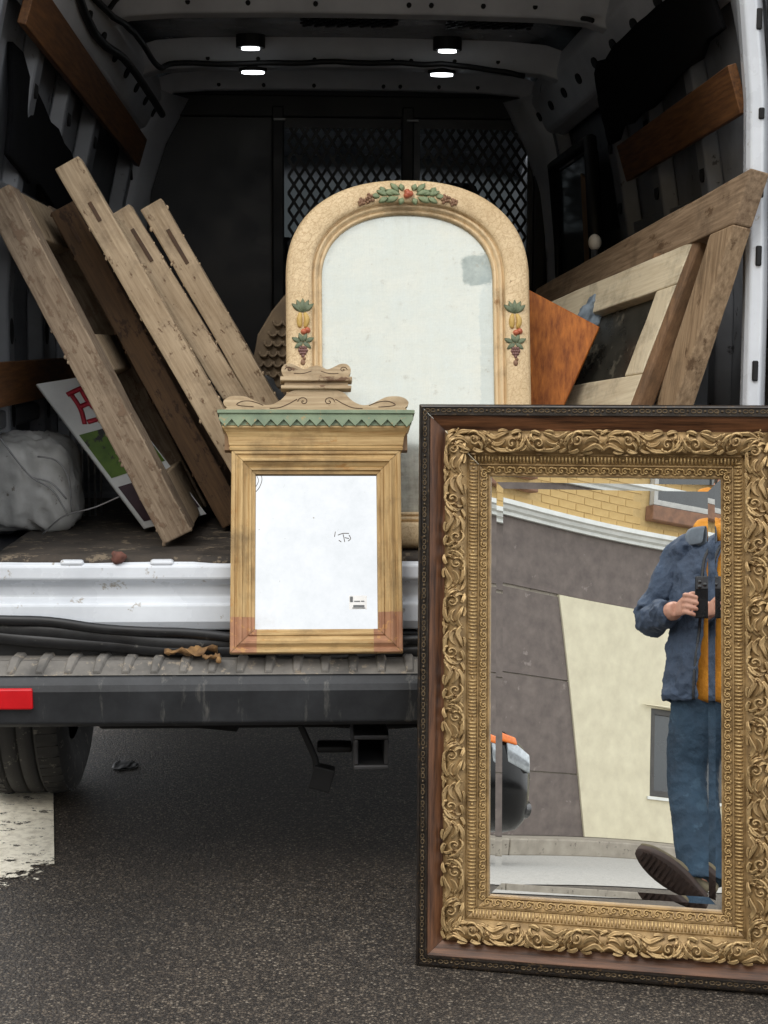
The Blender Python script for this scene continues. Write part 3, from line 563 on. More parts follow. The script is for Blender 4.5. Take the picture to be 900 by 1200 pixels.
# roof lining sheet and bows
mb = MB(); mb.loft([[(x*.72,y,2.150+.012*(1-x*x)) for x in (-1,-.5,0,.5,1)] for y in (.14,.8,1.6,2.72)], closed=False, caps=False); mb.build('roof_lining','van_roof',van,solid=.004)
for y,w_,dz in ((.55,.14,.075),(1.10,.16,.085),(1.92,.16,.085),(2.52,.12,.06)):
    mb = MB(); mb.loft([[V((x,y+a,2.148-d+.012*(1-(x/.7)**2)-.03*max(0,(abs(x)-.55)/.15)**2)) for a,d in ((0,0),(.03,dz*.7),(.045,dz),(w_-.045,dz),(w_-.03,dz*.7),(w_,0))] for x in (-.70,-.62,-.5,-.25,0,.25,.5,.62,.70)], closed=False, caps=False, smooth=False)
    bo = mb.build('roof_bow','van_bow',van,bevel=.006)
    for x in (-.46,-.30,-.12,.13,.19,.33,.47):
        mb = MB(); mb.prism([(.007*math.cos(a),.007*math.sin(a)) for a in (2*math.pi*j/8 for j in range(8))], lambda a,b__: V((x+a,y+.028,2.148-dz*.62+b__)), lambda a,b__: V((x+a,y+.040,2.148-dz*.62+b__))); mb.build('bow_hole','steel_under',bo)
for x in (-.318,.292):
    for y,z in ((1.99,2.060),(1.79,2.098)):  # nearer glowing pair is added to imitate the lights' reflection in the lining
        mb = MB(); kk = 1 if y>1.9 else .78; mb.prism([(.036*kk*math.cos(a),.020*kk*math.sin(a)) for a in (2*math.pi*j/20 for j in range(20))], lambda a,b__: V((x+a,y+b__,z-.004)), lambda a,b__: V((x+a,y+b__,z+.016))); lt = mb.build('roof_light_and_reflection','led_and_reflection',van)
        mb = MB(); mb.prism([(.045*math.cos(a),.027*math.sin(a)) for a in (2*math.pi*j/20 for j in range(20))], lambda a,b__: V((x+a,y+b__,z+.002)), lambda a,b__: V((x+a,y+b__,2.139))); mb.build('light_and_reflection_rim','black_trim',lt)
for x0,x1 in ((-.16,.12),(.27,.52)):  # plates and bars imitate the bulkhead mesh reflected in the roof lining
    pl_ = vb('reflection_plate','van_bow',(x0,1.36,2.136),(x1,1.60,2.142)); mb = MB(); dx,dy = .034,.05
    for s_ in (-1,1):
        for k in range(-6,16):
            a = V((x0+k*dx,1.36,2.128)); d = V((s_*dx,dy,0)); lo,hi_ = sorted(((x0-a.x)/d.x,(x1-a.x)/d.x)); t0=max(0,lo); t1=min(.24/dy,hi_)
            if t1-t0<.05: continue
            u = V((d.y,-d.x,0)).normalized()*.005; mb.obox(a+d*t0-u+V((0,0,.001*s_)),d*(t1-t0),u*2,V((0,0,.005)))
    tag(mb.build('mesh_and_reflection','black_trim',pl_),kind='stuff')
# wiring along the bows
for pts,r_ in (([(-.66,1.05,2.06),(-.60,1.10,2.11),(-.40,1.30,2.125),(-.1,1.32,2.13),(.2,1.31,2.125),(.5,1.30,2.12),(.62,1.1,2.06)],.007),
            ([(-.68,.5,2.06),(-.66,.9,2.04),(-.62,1.3,2.05),(-.60,1.75,2.04),(-.56,1.88,2.07),(-.35,1.90,2.075),(-.1,1.895,2.082),(.2,1.90,2.08),(.33,1.895,2.076),(.55,1.90,2.05)],.009),
            ([(-.67,.4,2.04),(-.69,1.0,1.99),(-.66,1.5,2.0),(-.63,2.2,1.96)],.012)):
    P = crom([V(p)+V((0,0,-.004)) for p in pts],6); P = [p+V((0,.006*nz(p,9),.006*nz(p,11,4))) for p in P]
    mb = MB(); mb.tube(P, r_, 7); mb.build('wiring','black_trim',van)
# wooden tie rails, carpet scraps
def wslat(p,q,h,n):                                # board with its face along n
    p=V(p);q=V(q);d=(q-p).normalized(); n=V(n).normalized(); u=n.cross(d).normalized(); u = u if u.z>0 else -u
    mb = MB(); mb.obox(p-u*h/2,q-p,u*h,n*.02); mb.build('wood_rail','slat_wood',van,bevel=.002)
wslat((.782,.20,1.74),(.778,1.36,1.715),.105,(-1,0,-.3)); wslat((-.745,.30,1.92),(-.74,2.45,1.86),.10,(1,0,-.3)); wslat((-.84,.25,1.10),(-.84,1.5,1.10),.10,(1,0,0))
def patch(name, mat, quad, th, n, rag=.012, seg=12):
    q=[V(p) for p in quad]; rows=[]
    for i in range(seg+1):
        for j in range(seg+1):
            a=lerp(q[0],q[1],j/seg); b_=lerp(q[3],q[2],j/seg); p=lerp(a,b_,i/seg)
            if i in (0,seg) or j in (0,seg): p=p+(q[3]-q[0]).normalized()*rag*nz(p,30)*2
            rows.append(p+V(n)*(.008*nz(p,6)))
    mb=MB(); mb.add(rows,[(i*(seg+1)+j,i*(seg+1)+j+1,(i+1)*(seg+1)+j+1,(i+1)*(seg+1)+j) for i in range(seg) for j in range(seg)],True)
    return mb.build(name,mat,van,solid=th)
patch('carpet_strip','carpet',((-.80,.45,1.86),(-.785,1.55,1.62),(-.80,1.55,1.46),(-.815,.45,1.62)),.012,(1,0,0))
patch('carpet_strip','carpet',((.705,.25,2.0),(.68,1.40,1.98),(.73,1.40,1.77),(.755,.25,1.86)),.012,(-1,0,0))
# side window of the sliding door
mb = MB(); mb.hexa([V((.775,1.72,1.28)),V((.775,2.40,1.28)),V((.80,2.40,1.28)),V((.80,1.72,1.28)),V((.735,1.72,1.80)),V((.735,2.40,1.80)),V((.76,2.40,1.80)),V((.76,1.72,1.80))]); sw = mb.build('side_window','win_glass',van,bevel=.03)
mb = MB(); mb.tube([V((.768,1.70,1.26)),V((.768,2.42,1.26)),V((.728,2.42,1.82)),V((.728,1.70,1.82)),V((.768,1.70,1.26))],.022,8); mb.build('window_trim','black_trim',sw)
mb = MB(); mb.hexa([V((.765,1.78,1.40)),V((.765,1.92,1.34)),V((.775,1.92,1.34)),V((.775,1.78,1.40)),V((.735,1.78,1.70)),V((.735,1.90,1.74)),V((.745,1.90,1.74)),V((.745,1.78,1.70))]); mb.build('window_patch','old_board',sw)  # beige patch on the inner face of the window glass
# bulkhead with mesh windows, made of pieces round the openings
BY = 2.72
bh = MB(); pieces = [((-.96,.60),(-.26,2.12)),((.68,.60),(.96,2.12)),((-.26,1.985),(.68,2.12)),((-.26,.60),(.68,1.25)),((.205,1.25),(.275,1.985))]
for a,c in pieces: bh.box((a[0],BY,a[1]),(c[0],BY+.02,c[1]))
bk = bh.build('bulkhead','black_panel',van)
for x in (-.275,.205,.70): MB().box((x,BY-.035,.70),(x+.045,BY-.001,2.06)).build('bulkhead_post','black_trim',bk,bevel=.006)
MB().box((-.80,BY-.03,2.02),(.80,BY-.001,2.10)).build('bulkhead_header','black_trim',bk,bevel=.006)
for x in (-.255,.235): MB().box((x-.012,BY-.05,2.005),(x+.03,BY-.036,2.012)).build('bulkhead_clip','wheel_grey',bk)
for x0,x1 in ((-.215,.20),(.285,.675)):
    mb = MB(); dx,dz = .041,.062; z0,z1 = 1.25,1.985
    for s_ in (-1,1):
        k0 = int((z1-z0)/dz)+2; nx = int((x1-x0)/dx)+1
        for k in range(-k0,nx+k0):
            a = V((x0+k*dx, BY-.004, z0)); d = V((s_*dx,0,dz)); 
            t0,t1 = 0,(z1-z0)/dz
            lo = (x0-a.x)/d.x; hi_ = (x1-a.x)/d.x
            if lo>hi_: lo,hi_=hi_,lo
            t0=max(t0,lo); t1=min(t1,hi_)
            if t1-t0<.05: continue
            p=a+d*t0; q=a+d*t1; u=V((d.z,0,-d.x)).normalized()*.0055
            mb.obox(p-u+V((0,.002*s_,0)), q-p, u*2, V((0,.005,0)))
    tag(mb.build('mesh_and_reflection','black_trim',bk), 'black expanded metal mesh window', kind='stuff')
# curved corner panels beside the bulkhead
for sx in (-1,1):
    mb = MB(); mb.loft([[V((sx*x,y,z)) for x,y in ((.86,2.52),(.83-k,2.50),(.80-k,2.58),(.765-k*1.1,2.69),(.765-k*1.1,2.715),(.86,2.715))] for z,k in ((.75,0),(1.2,.0),(1.5,.01),(1.75,.04),(1.92,.09),(2.08,.17))]); mb.build('corner_panel','van_bow',van)
mb = MB(); mb.sphere((.46,4.30,1.62),(.025,.012,.03),10,6); mb.tube([(.46,4.30,1.64),(.455,4.31,1.80)],.002,5); tag(mb.build('dangling_tag','violet',van),'violet tag hanging in the cab')
# floor mat with a curled edge
mb = MB(); nx,ny = 70,20; vs=[]
for j in range(ny+1):
    for i in range(nx+1):
        x=-.80+1.60*i/nx; u=j/ny; y=.118+1.2*u*u+.006*nz((x,0,0),8)
        z=FZ+.002+.0025*nz((x*2,y*3,0),4); 
        if u<.22: z += (.012*nz((x,1,3),5)+.010*max(0,nz((x,4,1),3)))*(1-u/.22); z -= .016*max(0,1-j/2.0)
        vs.append((x,y,z))
mb.add(vs,[(j*(nx+1)+i,j*(nx+1)+i+1,(j+1)*(nx+1)+i+1,(j+1)*(nx+1)+i) for j in range(ny) for i in range(nx)],True)
mt_ = mb.build('floor_mat','mat_rubber',van,solid=.006)

# ================================================================== BIG GILT MIRROR
mn = -ray(829,686); G0 = pG(486,1133)
me_ = ZU.cross(mn).normalized(); me_ = me_ if me_.x>0 else -me_
mu = mn.cross(me_); mu = mu if mu.z>0 else -mu
rot = R(.55); ex = me_*math.cos(rot)+mu*math.sin(rot); uy = -me_*math.sin(rot)+mu*math.cos(rot)
FW_, FH_, FT = .718, 1.092, .050                  # frame width, height, depth in front of glass+back
RACK = -.020                                      # the old frame has gone slightly out of square
gm_mat = frame_mat(G0-mn*FT, ex, uy, mn)          # local z: out of the frame; front lip at z=FT
gm = thing('gilt_mirror', 'largest mirror with gilt scrollwork and dark oak frame leaning against the bumper', 'mirror', gm_mat)
def gl(u,v,h): return V((u+RACK*v, v, h))
BW = .138                                          # border width
# profile: distance from the outer edge, height
P_LIP = [(0,-.012),(0,.040),(.003,.046),(.006,.047),(.007,.043),(.018,.043),(.019,.048),(.022,.048),(.023,.042)]
P_OAK = [(.023,.042),(.026,.041),(.036,.034),(.046,.027),(.050,.026)]
P_GILT = [(.050,.026),(.052,.034),(.058,.040),(.066,.043),(.076,.042),(.086,.036),(.092,.029),(.094,.026)]
P_FLUTE = [(.094,.026),(.097,.027),(.099,.024),(.113,.018),(.115,.020),(.117,.020)]
P_IN = [(.117,.020),(.118,.0165),(.132,.0115),(.135,.013),(BW,.012),(BW,-.004)]
SIDES = {'l':0,'t':1,'r':2,'b':3}
def sp(side, s, d, h, gap=0):                      # s along the rail from corner to corner measured at the outer edge, d inwards
    if side=='l': return gl(d, s, h)
    if side=='r': return gl(FW_-d, s, h)
    if side=='b': return gl(s, d, h)
    return gl(s, FH_-d, h)
LEN = {'l':FH_,'r':FH_,'b':FW_,'t':FW_}
def rail(name, side, prof, mat, parent, g=.0004, bev=0, smooth=True):
    L = LEN[side]; mb = MB()
    mb.loft([[sp(side, lerp(d+g, L-d-g, k/6), d, h) for d,h in prof] for k in range(7)], closed=False, caps=False, smooth=smooth)
    return mb.build(name, mat, parent, local=True, bevel=bev)
rails = {}
for sd_ in 'ltrb':
    v_ = sd_ in 'lr'
    r_ = rail('frame_rail', sd_, P_OAK, 'oak_v' if v_ else 'oak_h', gm); rails[sd_] = r_
    rail('lip_moulding', sd_, P_LIP, 'lip_black', r_, smooth=False)
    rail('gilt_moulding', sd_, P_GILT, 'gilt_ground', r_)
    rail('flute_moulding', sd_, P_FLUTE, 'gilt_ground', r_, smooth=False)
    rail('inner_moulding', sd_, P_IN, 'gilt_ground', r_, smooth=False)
    L = LEN[sd_]; z3 = V((0,0,1))
    al = {'l':V((0,1,0)),'r':V((0,1,0)),'b':V((1,0,0)),'t':V((1,0,0))}[sd_]; inn = {'l':V((1,0,0)),'r':V((-1,0,0)),'b':V((0,1,0)),'t':V((0,-1,0))}[sd_]
    # flutes
    mb = MB(); n = int((L-.21)/.0068); s0 = .106
    for k in range(n):
        s = lerp(s0, L-s0, (k+.5)/n)
        if k%12==6: 
            p = sp(sd_, s, .106, .022); mb.sphere(p, .0032, 6, 4); continue
        a = sp(sd_, s, .0992, .0245); b_ = sp(sd_, s, .1128, .0195)
        mb.tube([a,lerp(a,b_,.5)+z3*.0012,b_], .0021, 5)
    tag(mb.build('flutes','gilt_pale',r_,local=True), kind='stuff')
    # chain bead on the black lip
    mb = MB(); n = int((L-.03)/.0105)
    for k in range(n):
        s = lerp(.012, L-.012, (k+.5)/n); c = sp(sd_, s, .0125, .0435); q = []
        if k%3==2: mb.sphere(c, .0030, 6, 4)
        else:
            for j in range(9):
                a = 2*math.pi*j/8; q.append(c+al*math.cos(a)*.0045+inn*math.sin(a)*.0034)
            mb.tube(q, .0013, 5)
    tag(mb.build('bead_chain','bead_bronze',r_,local=True), kind='stuff')
# back board
MB().obox(gl(.02,.02,-.016),gl(FW_-.02,.02,-.016)-gl(.02,.02,-.016),gl(.02,FH_-.02,-.016)-gl(.02,.02,-.016),(0,0,.008)).build('backboard','old_board',gm,local=True)
# mitre gap showing pale at one corner
mb = MB(); a = gl(.052,FH_-.052,.036); b_ = gl(.072,FH_-.072,.046); c = gl(.094,FH_-.094,.030); d = gl(.116,FH_-.116,.0225); mb.tube([a,b_,c,d],.0011,5); mb.build('mitre_gap','gap_white',rails['t'],local=True)
# mirror glass: flat field and two-step bevel (a wedge throws the image inwards)
g0,g1,g2 = BW-.002, BW+.011, BW+.024
def rect(d,h): return [gl(d,d,h),gl(FW_-d,d,h),gl(FW_-d,FH_-d,h),gl(d,FH_-d,h)]
mb = MB()
# very gently bowed field, as old plate is
N=24; vs=[]
for j in range(N+1):
    for i in range(N+1):
        u=lerp(g2,FW_-g2,i/N); v=lerp(g2,FH_-g2,j/N); a=2*i/N-1; c=2*j/N-1
        vs.append(gl(u,v,.002+.00035*math.cos(a*1.57)*math.cos(c*1.57)))
mb.add(vs,[(j*(N+1)+i,j*(N+1)+i+1,(j+1)*(N+1)+i+1,(j+1)*(N+1)+i) for j in range(N) for i in range(N)],True)
glass = mb.build('mirror_glass','mirror_clean',gm,local=True)
t1,t2 = math.tan(R(1.05)), math.tan(R(.28))
for k in range(4):
    for da,db,ha,hb in ((g2,g1,.002,.002+(g2-g1)*t1),(g1,g0,.002+(g2-g1)*t1,.002+(g2-g1)*t1+(g1-g0)*t2)):
        A=rect(da,ha);B=rect(db,hb); mb=MB(); mb.add([A[k],A[(k+1)%4],B[(k+1)%4],B[k]],[(0,1,2,3)]); mb.build('bevel_facet','mirror_clean',glass,local=True)
# --- carved ornament units (shared meshes)
def blade(mb, path, w0, h0, curl=.35):
    """tapered leaf lobe lying on z=0, path in xy; raised spine with a rolled edge"""
    P = crom([V((p[0],p[1],(p[2] if len(p)>2 else 0)*1.4)) for p in path], 5); n=len(P); rings=[]
    for i,p in enumerate(P):
        t_=i/(n-1); w=w0*(math.sin(math.pi*min(1,.22+t_*.78))**.8)+.0004; h=h0*(1-.45*t_)
        d=(P[min(i+1,n-1)]-P[max(i-1,0)]); d.z=0; d.normalize(); s_=V((-d.y,d.x,0))
        rings.append([p-s_*w-V((0,0,.003)), p-s_*w*.8+V((0,0,h*.75)), p-s_*w*.25+V((0,0,h)), p+s_*w*.25+V((0,0,h*.35)), p+s_*w*.8+V((0,0,h*(.5+curl))), p+s_*w-V((0,0,.003))])
    mb.loft(rings, closed=True)
def spiral(mb, c, r0, turns, a0, dirn, rad, h):
    n=int(14*turns)+2; P=[]; rr=[]
    for i in range(n):
        t_=i/(n-1); a=a0+dirn*turns*2*math.pi*t_; r=r0*(1-t_)**.8+r0*.10
        P.append(V((c[0]+r*math.cos(a), c[1]+r*math.sin(a), h*(.35+.65*t_)))); rr.append(rad*(1-.45*t_))
    mb.tube(P, rr, 6)
def scroll_unit(flip, seed):
    random.seed(seed); mb = MB(); f = -1 if flip else 1
    S = lambda x,y,z=0: (x,y*f,z)
    # C-scroll with eye, acanthus lobes fanning from it
    spiral(mb,(.012,.004*f),.0135,1.35,2.6*f,-f,.0034,.008); mb.sphere((.012,.004*f,.006),.0036,8,5)
    blade(mb,[S(-.040,-.014),S(-.026,-.006,.001),S(-.010,-.012,.002),S(.004,-.017,.001)],.0050,.008)
    blade(mb,[S(-.036,-.004),S(-.024,.006,.001),S(-.010,.004,.002),S(-.002,-.004,.002)],.0046,.008)
    blade(mb,[S(-.030,.008),S(-.016,.016,.001),S(0,.017,.001),S(.012,.019)],.0042,.007)
    blade(mb,[S(.020,.014,.001),S(.030,.008,.002),S(.036,-.002,.002),S(.034,-.012,.001)],.0048,.008)
    blade(mb,[S(.010,-.014,.001),S(.020,-.018,.001),S(.031,-.018)],.0040,.007)
    blade(mb,[S(.028,.016),S(.037,.013,.001),S(.045,.004,.001)],.0034,.006)
    blade(mb,[S(-.044,.013),S(-.034,.018),S(-.022,.019)],.0032,.005)
    blade(mb,[S(.022,-.002,.003),S(.028,-.009,.003),S(.026,-.016,.002)],.0030,.006)
    blade(mb,[S(-.018,-.018),S(-.008,-.020),S(.002,-.019)],.0026,.005)
    for k in range(5): mb.sphere(S(.040+.0035*k, -.004+.002*math.sin(k), .002+.001*k%2), .0026-.0002*k, 6, 4)
    return mb.mesh('scroll_ornament','gilt')
units = [scroll_unit(False,1), scroll_unit(True,2)]
def small_scroll():
    mb = MB(); spiral(mb,(0,0),.0054,1.25,.6,1,.0017,.0030); mb.sphere((0,0,.002),.0019,6,4)
    mb.tube(crom([(.005,.003,.001),(.0085,.0045,.0014),(.0105,-.001,.001),(.0085,-.004,.0006)],3),[.0017]*9+[.0010],5)
    mb.tube(crom([(-.004,-.004,.001),(-.007,-.0055,.001),(-.0095,-.003,.0006)],3),.0013,5)
    return mb.mesh('inner_scroll','gilt_pale')
sm = small_scroll(); random.seed(11)
for sd_ in 'ltrb':
    L=LEN[sd_]; al = {'l':V((0,1,0)),'r':V((0,1,0)),'b':V((1,0,0)),'t':V((1,0,0))}[sd_]; inn = {'l':V((1,0,0)),'r':V((-1,0,0)),'b':V((0,1,0)),'t':V((0,-1,0))}[sd_]
    def place(me,name,s,d,h,tilt,sc,flip):
        a = al*(-1 if flip else 1); nn = (V((0,0,1))*math.cos(tilt)+inn*math.sin(tilt)); y_ = nn.cross(a)
        lm = frame_mat(sp(sd_,s,d,h), a*sc[0], y_*sc[1], nn*sc[2]); o = inst(me,name,rails[sd_],Matrix.Identity(4)); 
        o.matrix_local = lm
    n = round((L-.13)/.074)
    for k in range(n):
        s = lerp(.062, L-.062, (k+.5)/n); place(units[k%2],'scroll_ornament',s,.0715,.0395,.12,(1.12*(L-.124)/n/.088,1.06+random.uniform(-.05,.05),1.12),k%4>1)
    # corner leaf rows use the first unit turned, scaled down
    n = round((L-.26)/.0195)
    for k in range(n):
        s = lerp(.126, L-.126, (k+.5)/n); place(sm,'inner_scroll',s,.1255,.0150,.34,(1.0,1.1,1.5),False)

# ================================================================== SMALL OCHRE MIRROR
lean = R(17); sx_ax = V((1,0,0)); su = V((0,math.sin(lean),math.cos(lean))); sn = V((0,-math.cos(lean),math.sin(lean)))
sb = pY(371,772,.030); sb.z = .5565
SMM = frame_mat(sb, sx_ax, su, sn)
smi = thing('ochre_mirror', 'small ochre wooden mirror with green zigzag cornice and scrolled crest on the bumper', 'mirror', SMM)
HW = .178; GH = .428
BR = .051
prs = [(0,-.004),(0,.020),(.002,.022),(.008,.022),(.010,.018),(.012,.018),(.020,.024),(.024,.024),(.026,.020),(.036,.014),(.038,.017),(.042,.017),(.044,.013),(.050,.012),(BR,.003)]
def smp(side,s,d,h):
    return {'l':V((-HW+d,s,h)),'r':V((HW-d,s,h)),'b':V((-HW+s,d,h)),'t':V((-HW+s,GH-d,h))}[side]
SL = {'l':GH,'r':GH,'b':2*HW,'t':2*HW}
srail = {}
for sd_ in 'ltrb':
    mb = MB(); g=.0005; L=SL[sd_]
    mb.loft([[smp(sd_, lerp(d+g,L-d-g,k/4),d,h) for d,h in prs] for k in range(5)], closed=False, caps=False, smooth=False)
    srail[sd_] = mb.build('frame_rail','ochre_v' if sd_ in 'lr' else 'ochre_h',smi,local=True)
# bare reddish corners: short skins over the moulding
for side,s0,s1 in (('l',.002,.075),('r',.002,.085),('b',.002,.055),('b',2*HW-.06,2*HW-.002)):
    mb = MB(); rg=[]
    for k in range(5):
        rg.append([smp(side, max(min(lerp(s0,s1,k/4), SL[side]-d-.001), d+.001), d+.0002, h+.0006) for d,h in prs[1:-1]])
    mb.loft(rg, closed=False, caps=False, smooth=False); tag(mb.build('bare_corner','corner_red',srail[side],local=True),'reddish bare patch where the paint is gone')
MB().box((-HW+.01,.01,-.012),(HW-.01,GH-.005,-.005)).build('backboard','old_board',smi,local=True)
mb = MB(); N=10
gx,gb,gt = HW-BR+.002, BR-.002, GH-BR+.002
mb.add([(-gx,gb,.002),(gx,gb,.002),(gx,gt,.002),(-gx,gt,.002)],[(0,1,2,3)]); sgl = mb.build('mirror_glass','mirror_specked',smi,local=True)
def spx(px,py,h=.0028): # photo pixel on the small mirror's plane
    P = hit(CAM,ray(px,py),sb+sn*h,sn); return SMM.inverted()@P
# scratched doodle, sticker
mb = MB()
for ln_ in (((396,627),(402,625),(409,625)),((402,626),(403,630),(404,635)),((404,630),(409,631)),((409,627),(411,631),(408,634)),((397,633),(400,635)),((393,623),(392,629))):
    mb.tube(crom([spx(*p) for p in ln_],4),.0007,4)
mb.build('scratch_mark','pencil',sgl,local=True)
mb = MB(); mb.tube(crom([spx(*p) for p in ((305,553),(307,562),(304,571),(300,576))],4),.0006,4); mb.tube(crom([spx(*p) for p in ((300,556),(303,563),(300,570))],4),.0005,4); mb.build('crack_line','pencil',sgl,local=True)
mb = MB(); a=spx(409,698,.0024); b_=spx(430,714,.0024); mb.add([(a.x,b_.y,a.z),(b_.x,b_.y,a.z),(b_.x,a.y,a.z),(a.x,a.y,a.z)],[(0,1,2,3)]); stk=mb.build('sticker','sticker',sgl,local=True)
mb = MB()
for x0,x1,y0,y1 in ((410,413.5,699,705.5),(415,422,704,705.2),(423,427,704,705.2),(414,427,709,711.5),(413,428,712,713)):
    a=spx(x0,y0,.0030); b_=spx(x1,y1,.0030); mb.add([(a.x,b_.y,.0030),(b_.x,b_.y,.0030),(b_.x,a.y,.0030),(a.x,a.y,.0030)],[(0,1,2,3)])
mb.build('print','sticker_ink',stk,local=True)
# cornice: crown moulding with side returns
def crown(name, mat, prof, x, parent):            # prof: (out, v); wraps round both ends
    mb = MB(); rg=[]
    for sx,back in ((-1,True),(-1,False),(1,False),(1,True)):
        rg.append([V((sx*(x+o), v, -.012 if back else .020+o)) for o,v in prof])
    mb.loft(rg, closed=False, caps=False, smooth=False); return mb.build(name,mat,parent,local=True)
cor = crown('cornice','ochre_h',[(-.012,GH-.001),(.004,GH-.001),(.006,GH+.004),(.004,GH+.007),(.006,GH+.010),(.008,GH+.026),(.013,GH+.036),(.020,GH+.044),(.020,GH+.048)],HW-.001,smi)
MB().box((-HW-.015,GH+.001,-.012),(HW+.015,GH+.048,.015)).build('cornice_core','old_board',cor,local=True)
gb_ = crown('green_band','green_paint',[(.004,GH+.0482),(.0215,GH+.0482),(.0215,GH+.062),(.026,GH+.062),(.026,GH+.071),(.030,GH+.073),(.030,GH+.079),(.026,GH+.081),(-.01,GH+.082)],HW-.001,smi)
# saw-tooth edge: teeth hanging in front of the crown
nT=15; w_=(2*HW+.052)/nT
for k in range(nT):
    x=-HW-.026+w_*(k+.5)
    mb=MB(); mb.prism([(x-w_*.5,GH+.0645),(x-w_*.5,GH+.060),(x,GH+.0450+random.uniform(-.0012,.0012)),(x+w_*.5,GH+.060),(x+w_*.5,GH+.0645)],lambda a,b__:V((a,b__,.0485)),lambda a,b__:V((a,b__,.0418))); mb.build('zigzag_tooth','green_paint',gb_,local=True)
# scrolled pediment: half outline mirrored (px from centre, px height above the cornice top)
K=1/590.
half=[(0,28),(18,28),(26,27),(33,23),(40,15),(50,9),(60,9),(70,14),(80,19),(92,20),(100,18),(105,13),(104,8),(101,5),(104,2),(104,0)]
hc=[(p.x*K*1.10,p.y*K) for p in crom([(a,b__,0) for a,b__ in half],3)]
poly=[(x,y) for x,y in hc]+[(-x,y) for x,y in reversed(hc)]
v0=GH+.0825
mb=MB(); mb.prism(poly,lambda a,b__:V((a,v0+b__,.024)),lambda a,b__:V((a,v0+b__,.004))); ped=mb.build('pediment','pediment_wood',smi,local=True)
mb=MB()
for s in (-1,1):
    P=[V((s*(16+7*(1-t_)*math.cos(a_))*K,v0+(13+6*(1-t_)*math.sin(a_))*K,.0243)) for t_,a_ in ((k/20,k/20*8.5) for k in range(21))]; mb.tube(P,.0009,4)
    P=crom([V((s*x*K,v0+y*K,.0243)) for x,y in ((24,16),(34,10),(46,5),(58,4))],4); mb.tube(P,.0009,4)
    P=crom([V((s*x*K,v0+y*K,.0243)) for x,y in ((66,8),(80,13),(92,13),(99,9),(92,7),(78,6))],4); mb.tube(P,.0009,4)
tag(mb.build('carved_line','carve_line',ped,local=True),kind='stuff')
for (hw_,a,b__,z1) in ((44,28,33,.032),(40,33,38,.024),(45,38,44,.034)):
    MB().box((-hw_*K,v0+a*K+.0004,.002),(hw_*K,v0+b__*K,z1)).build('crest_rail','pediment_wood',ped,local=True,bevel=.002)
cp=[(40,44),(43,50),(43,56),(38,61),(30,61),(22,57),(14,54),(8,57),(0,59)]
cc=[(p.x*K,p.y*K) for p in crom([(a,b__,0) for a,b__ in cp],3)]
poly=cc+[(-x,y) for x,y in reversed(cc[:-1])]
mb=MB(); mb.prism(poly,lambda a,b__:V((a,v0+b__+.0004,.026)),lambda a,b__:V((a,v0+b__+.0004,.006))); cst=mb.build('crest','pediment_wood',smi,local=True)
mb=MB()
for s in (-1,1):
    P=[V((s*(34+5*(1-t_)*math.cos(a_))*K,v0+(54+4*(1-t_)*math.sin(a_))*K,.0263)) for t_,a_ in ((k/16,k/16*8) for k in range(17))]; mb.tube(P,.0008,4)
    mb.tube(crom([V((s*x*K,v0+y*K,.0263)) for x,y in ((6,52),(16,49),(28,49))],4),.0008,4)
tag(mb.build('carved_line','carve_line',cst,local=True),kind='stuff')

# ================================================================== ARCHED MIRROR
al_ = R(11); au=V((0,math.sin(al_),math.cos(al_))); an=V((0,-math.cos(al_),math.sin(al_)))
ab=pY(481,650,.205); ab.z=FZ+.008
yw=Matrix.Rotation(R(1.5),3,'Z')
AM=frame_mat(ab, yw@V((1,0,0)), yw@au, yw@an)
arm = thing('arched_mirror', 'arched cream mirror with coloured fruit sprays standing on the van floor', 'mirror', AM)
AW,AH,IW,IH0,IH1 = .268,.812,.189,.078,.737       # half width, height; glass half width, bottom, top
def sup(hw,spring,top,n=26,e=2.3):
    pts=[]
    for k in range(n+1):
        a=math.pi/2*k/n; c=max(0,math.cos(a))**(2/e); s=max(0,math.sin(a))**(2/e); pts.append((hw*c, spring+(top-spring)*s))
    return pts
def outline(hw,bot,spring,top):
    rgt=sup(hw,spring,top); st=[(hw,lerp(bot,spring,k/10)) for k in range(10)]
    R_=st+rgt; L_=[(-x,y) for x,y in reversed(R_[:-1])]
    return R_+L_+[(lerp(-hw,hw,k/6),bot) for k in range(1,6)]
OUT=outline(AW,0,.592,AH); INN=outline(IW,IH0,.588,IH1)
def arp(i,t_,h): return V((lerp(INN[i][0],OUT[i][0],t_),lerp(INN[i][1],OUT[i][1],t_),h))
ap1=[(.30,.031),(.34,.034),(.42,.036),(.70,.035),(.88,.032),(.96,.026),(1,.016),(1,-.004)]
ap2=[(0,.002),(0,.012),(.03,.016),(.08,.016),(.10,.012),(.12,.012),(.16,.022),(.20,.024),(.24,.022),(.26,.018),(.28,.018),(.30,.031)]
n=len(OUT)
for nm,pf,mtn in (('frame','ap1','crackle_cream'),('inner_moulding','ap2','bead_cream')):
    mb=MB(); mb.loft([[arp(i,t_,h) for i in range(n)] for t_,h in (ap1 if pf=='ap1' else ap2)], closed=True, caps=False); o=mb.build(nm,mtn,arm,local=True)
    if nm=='frame': afr=o
mb=MB(); mb.add([V((x*1.01,y,.003)) for x,y in INN],[tuple(range(n))]); mb.build('mirror_glass','mirror_aged',arm,local=True)
mb=MB(); mb.add([V((x*.99,y,-.0035)) for x,y in OUT],[tuple(range(n))]); mb.build('backboard','old_board',arm,local=True)
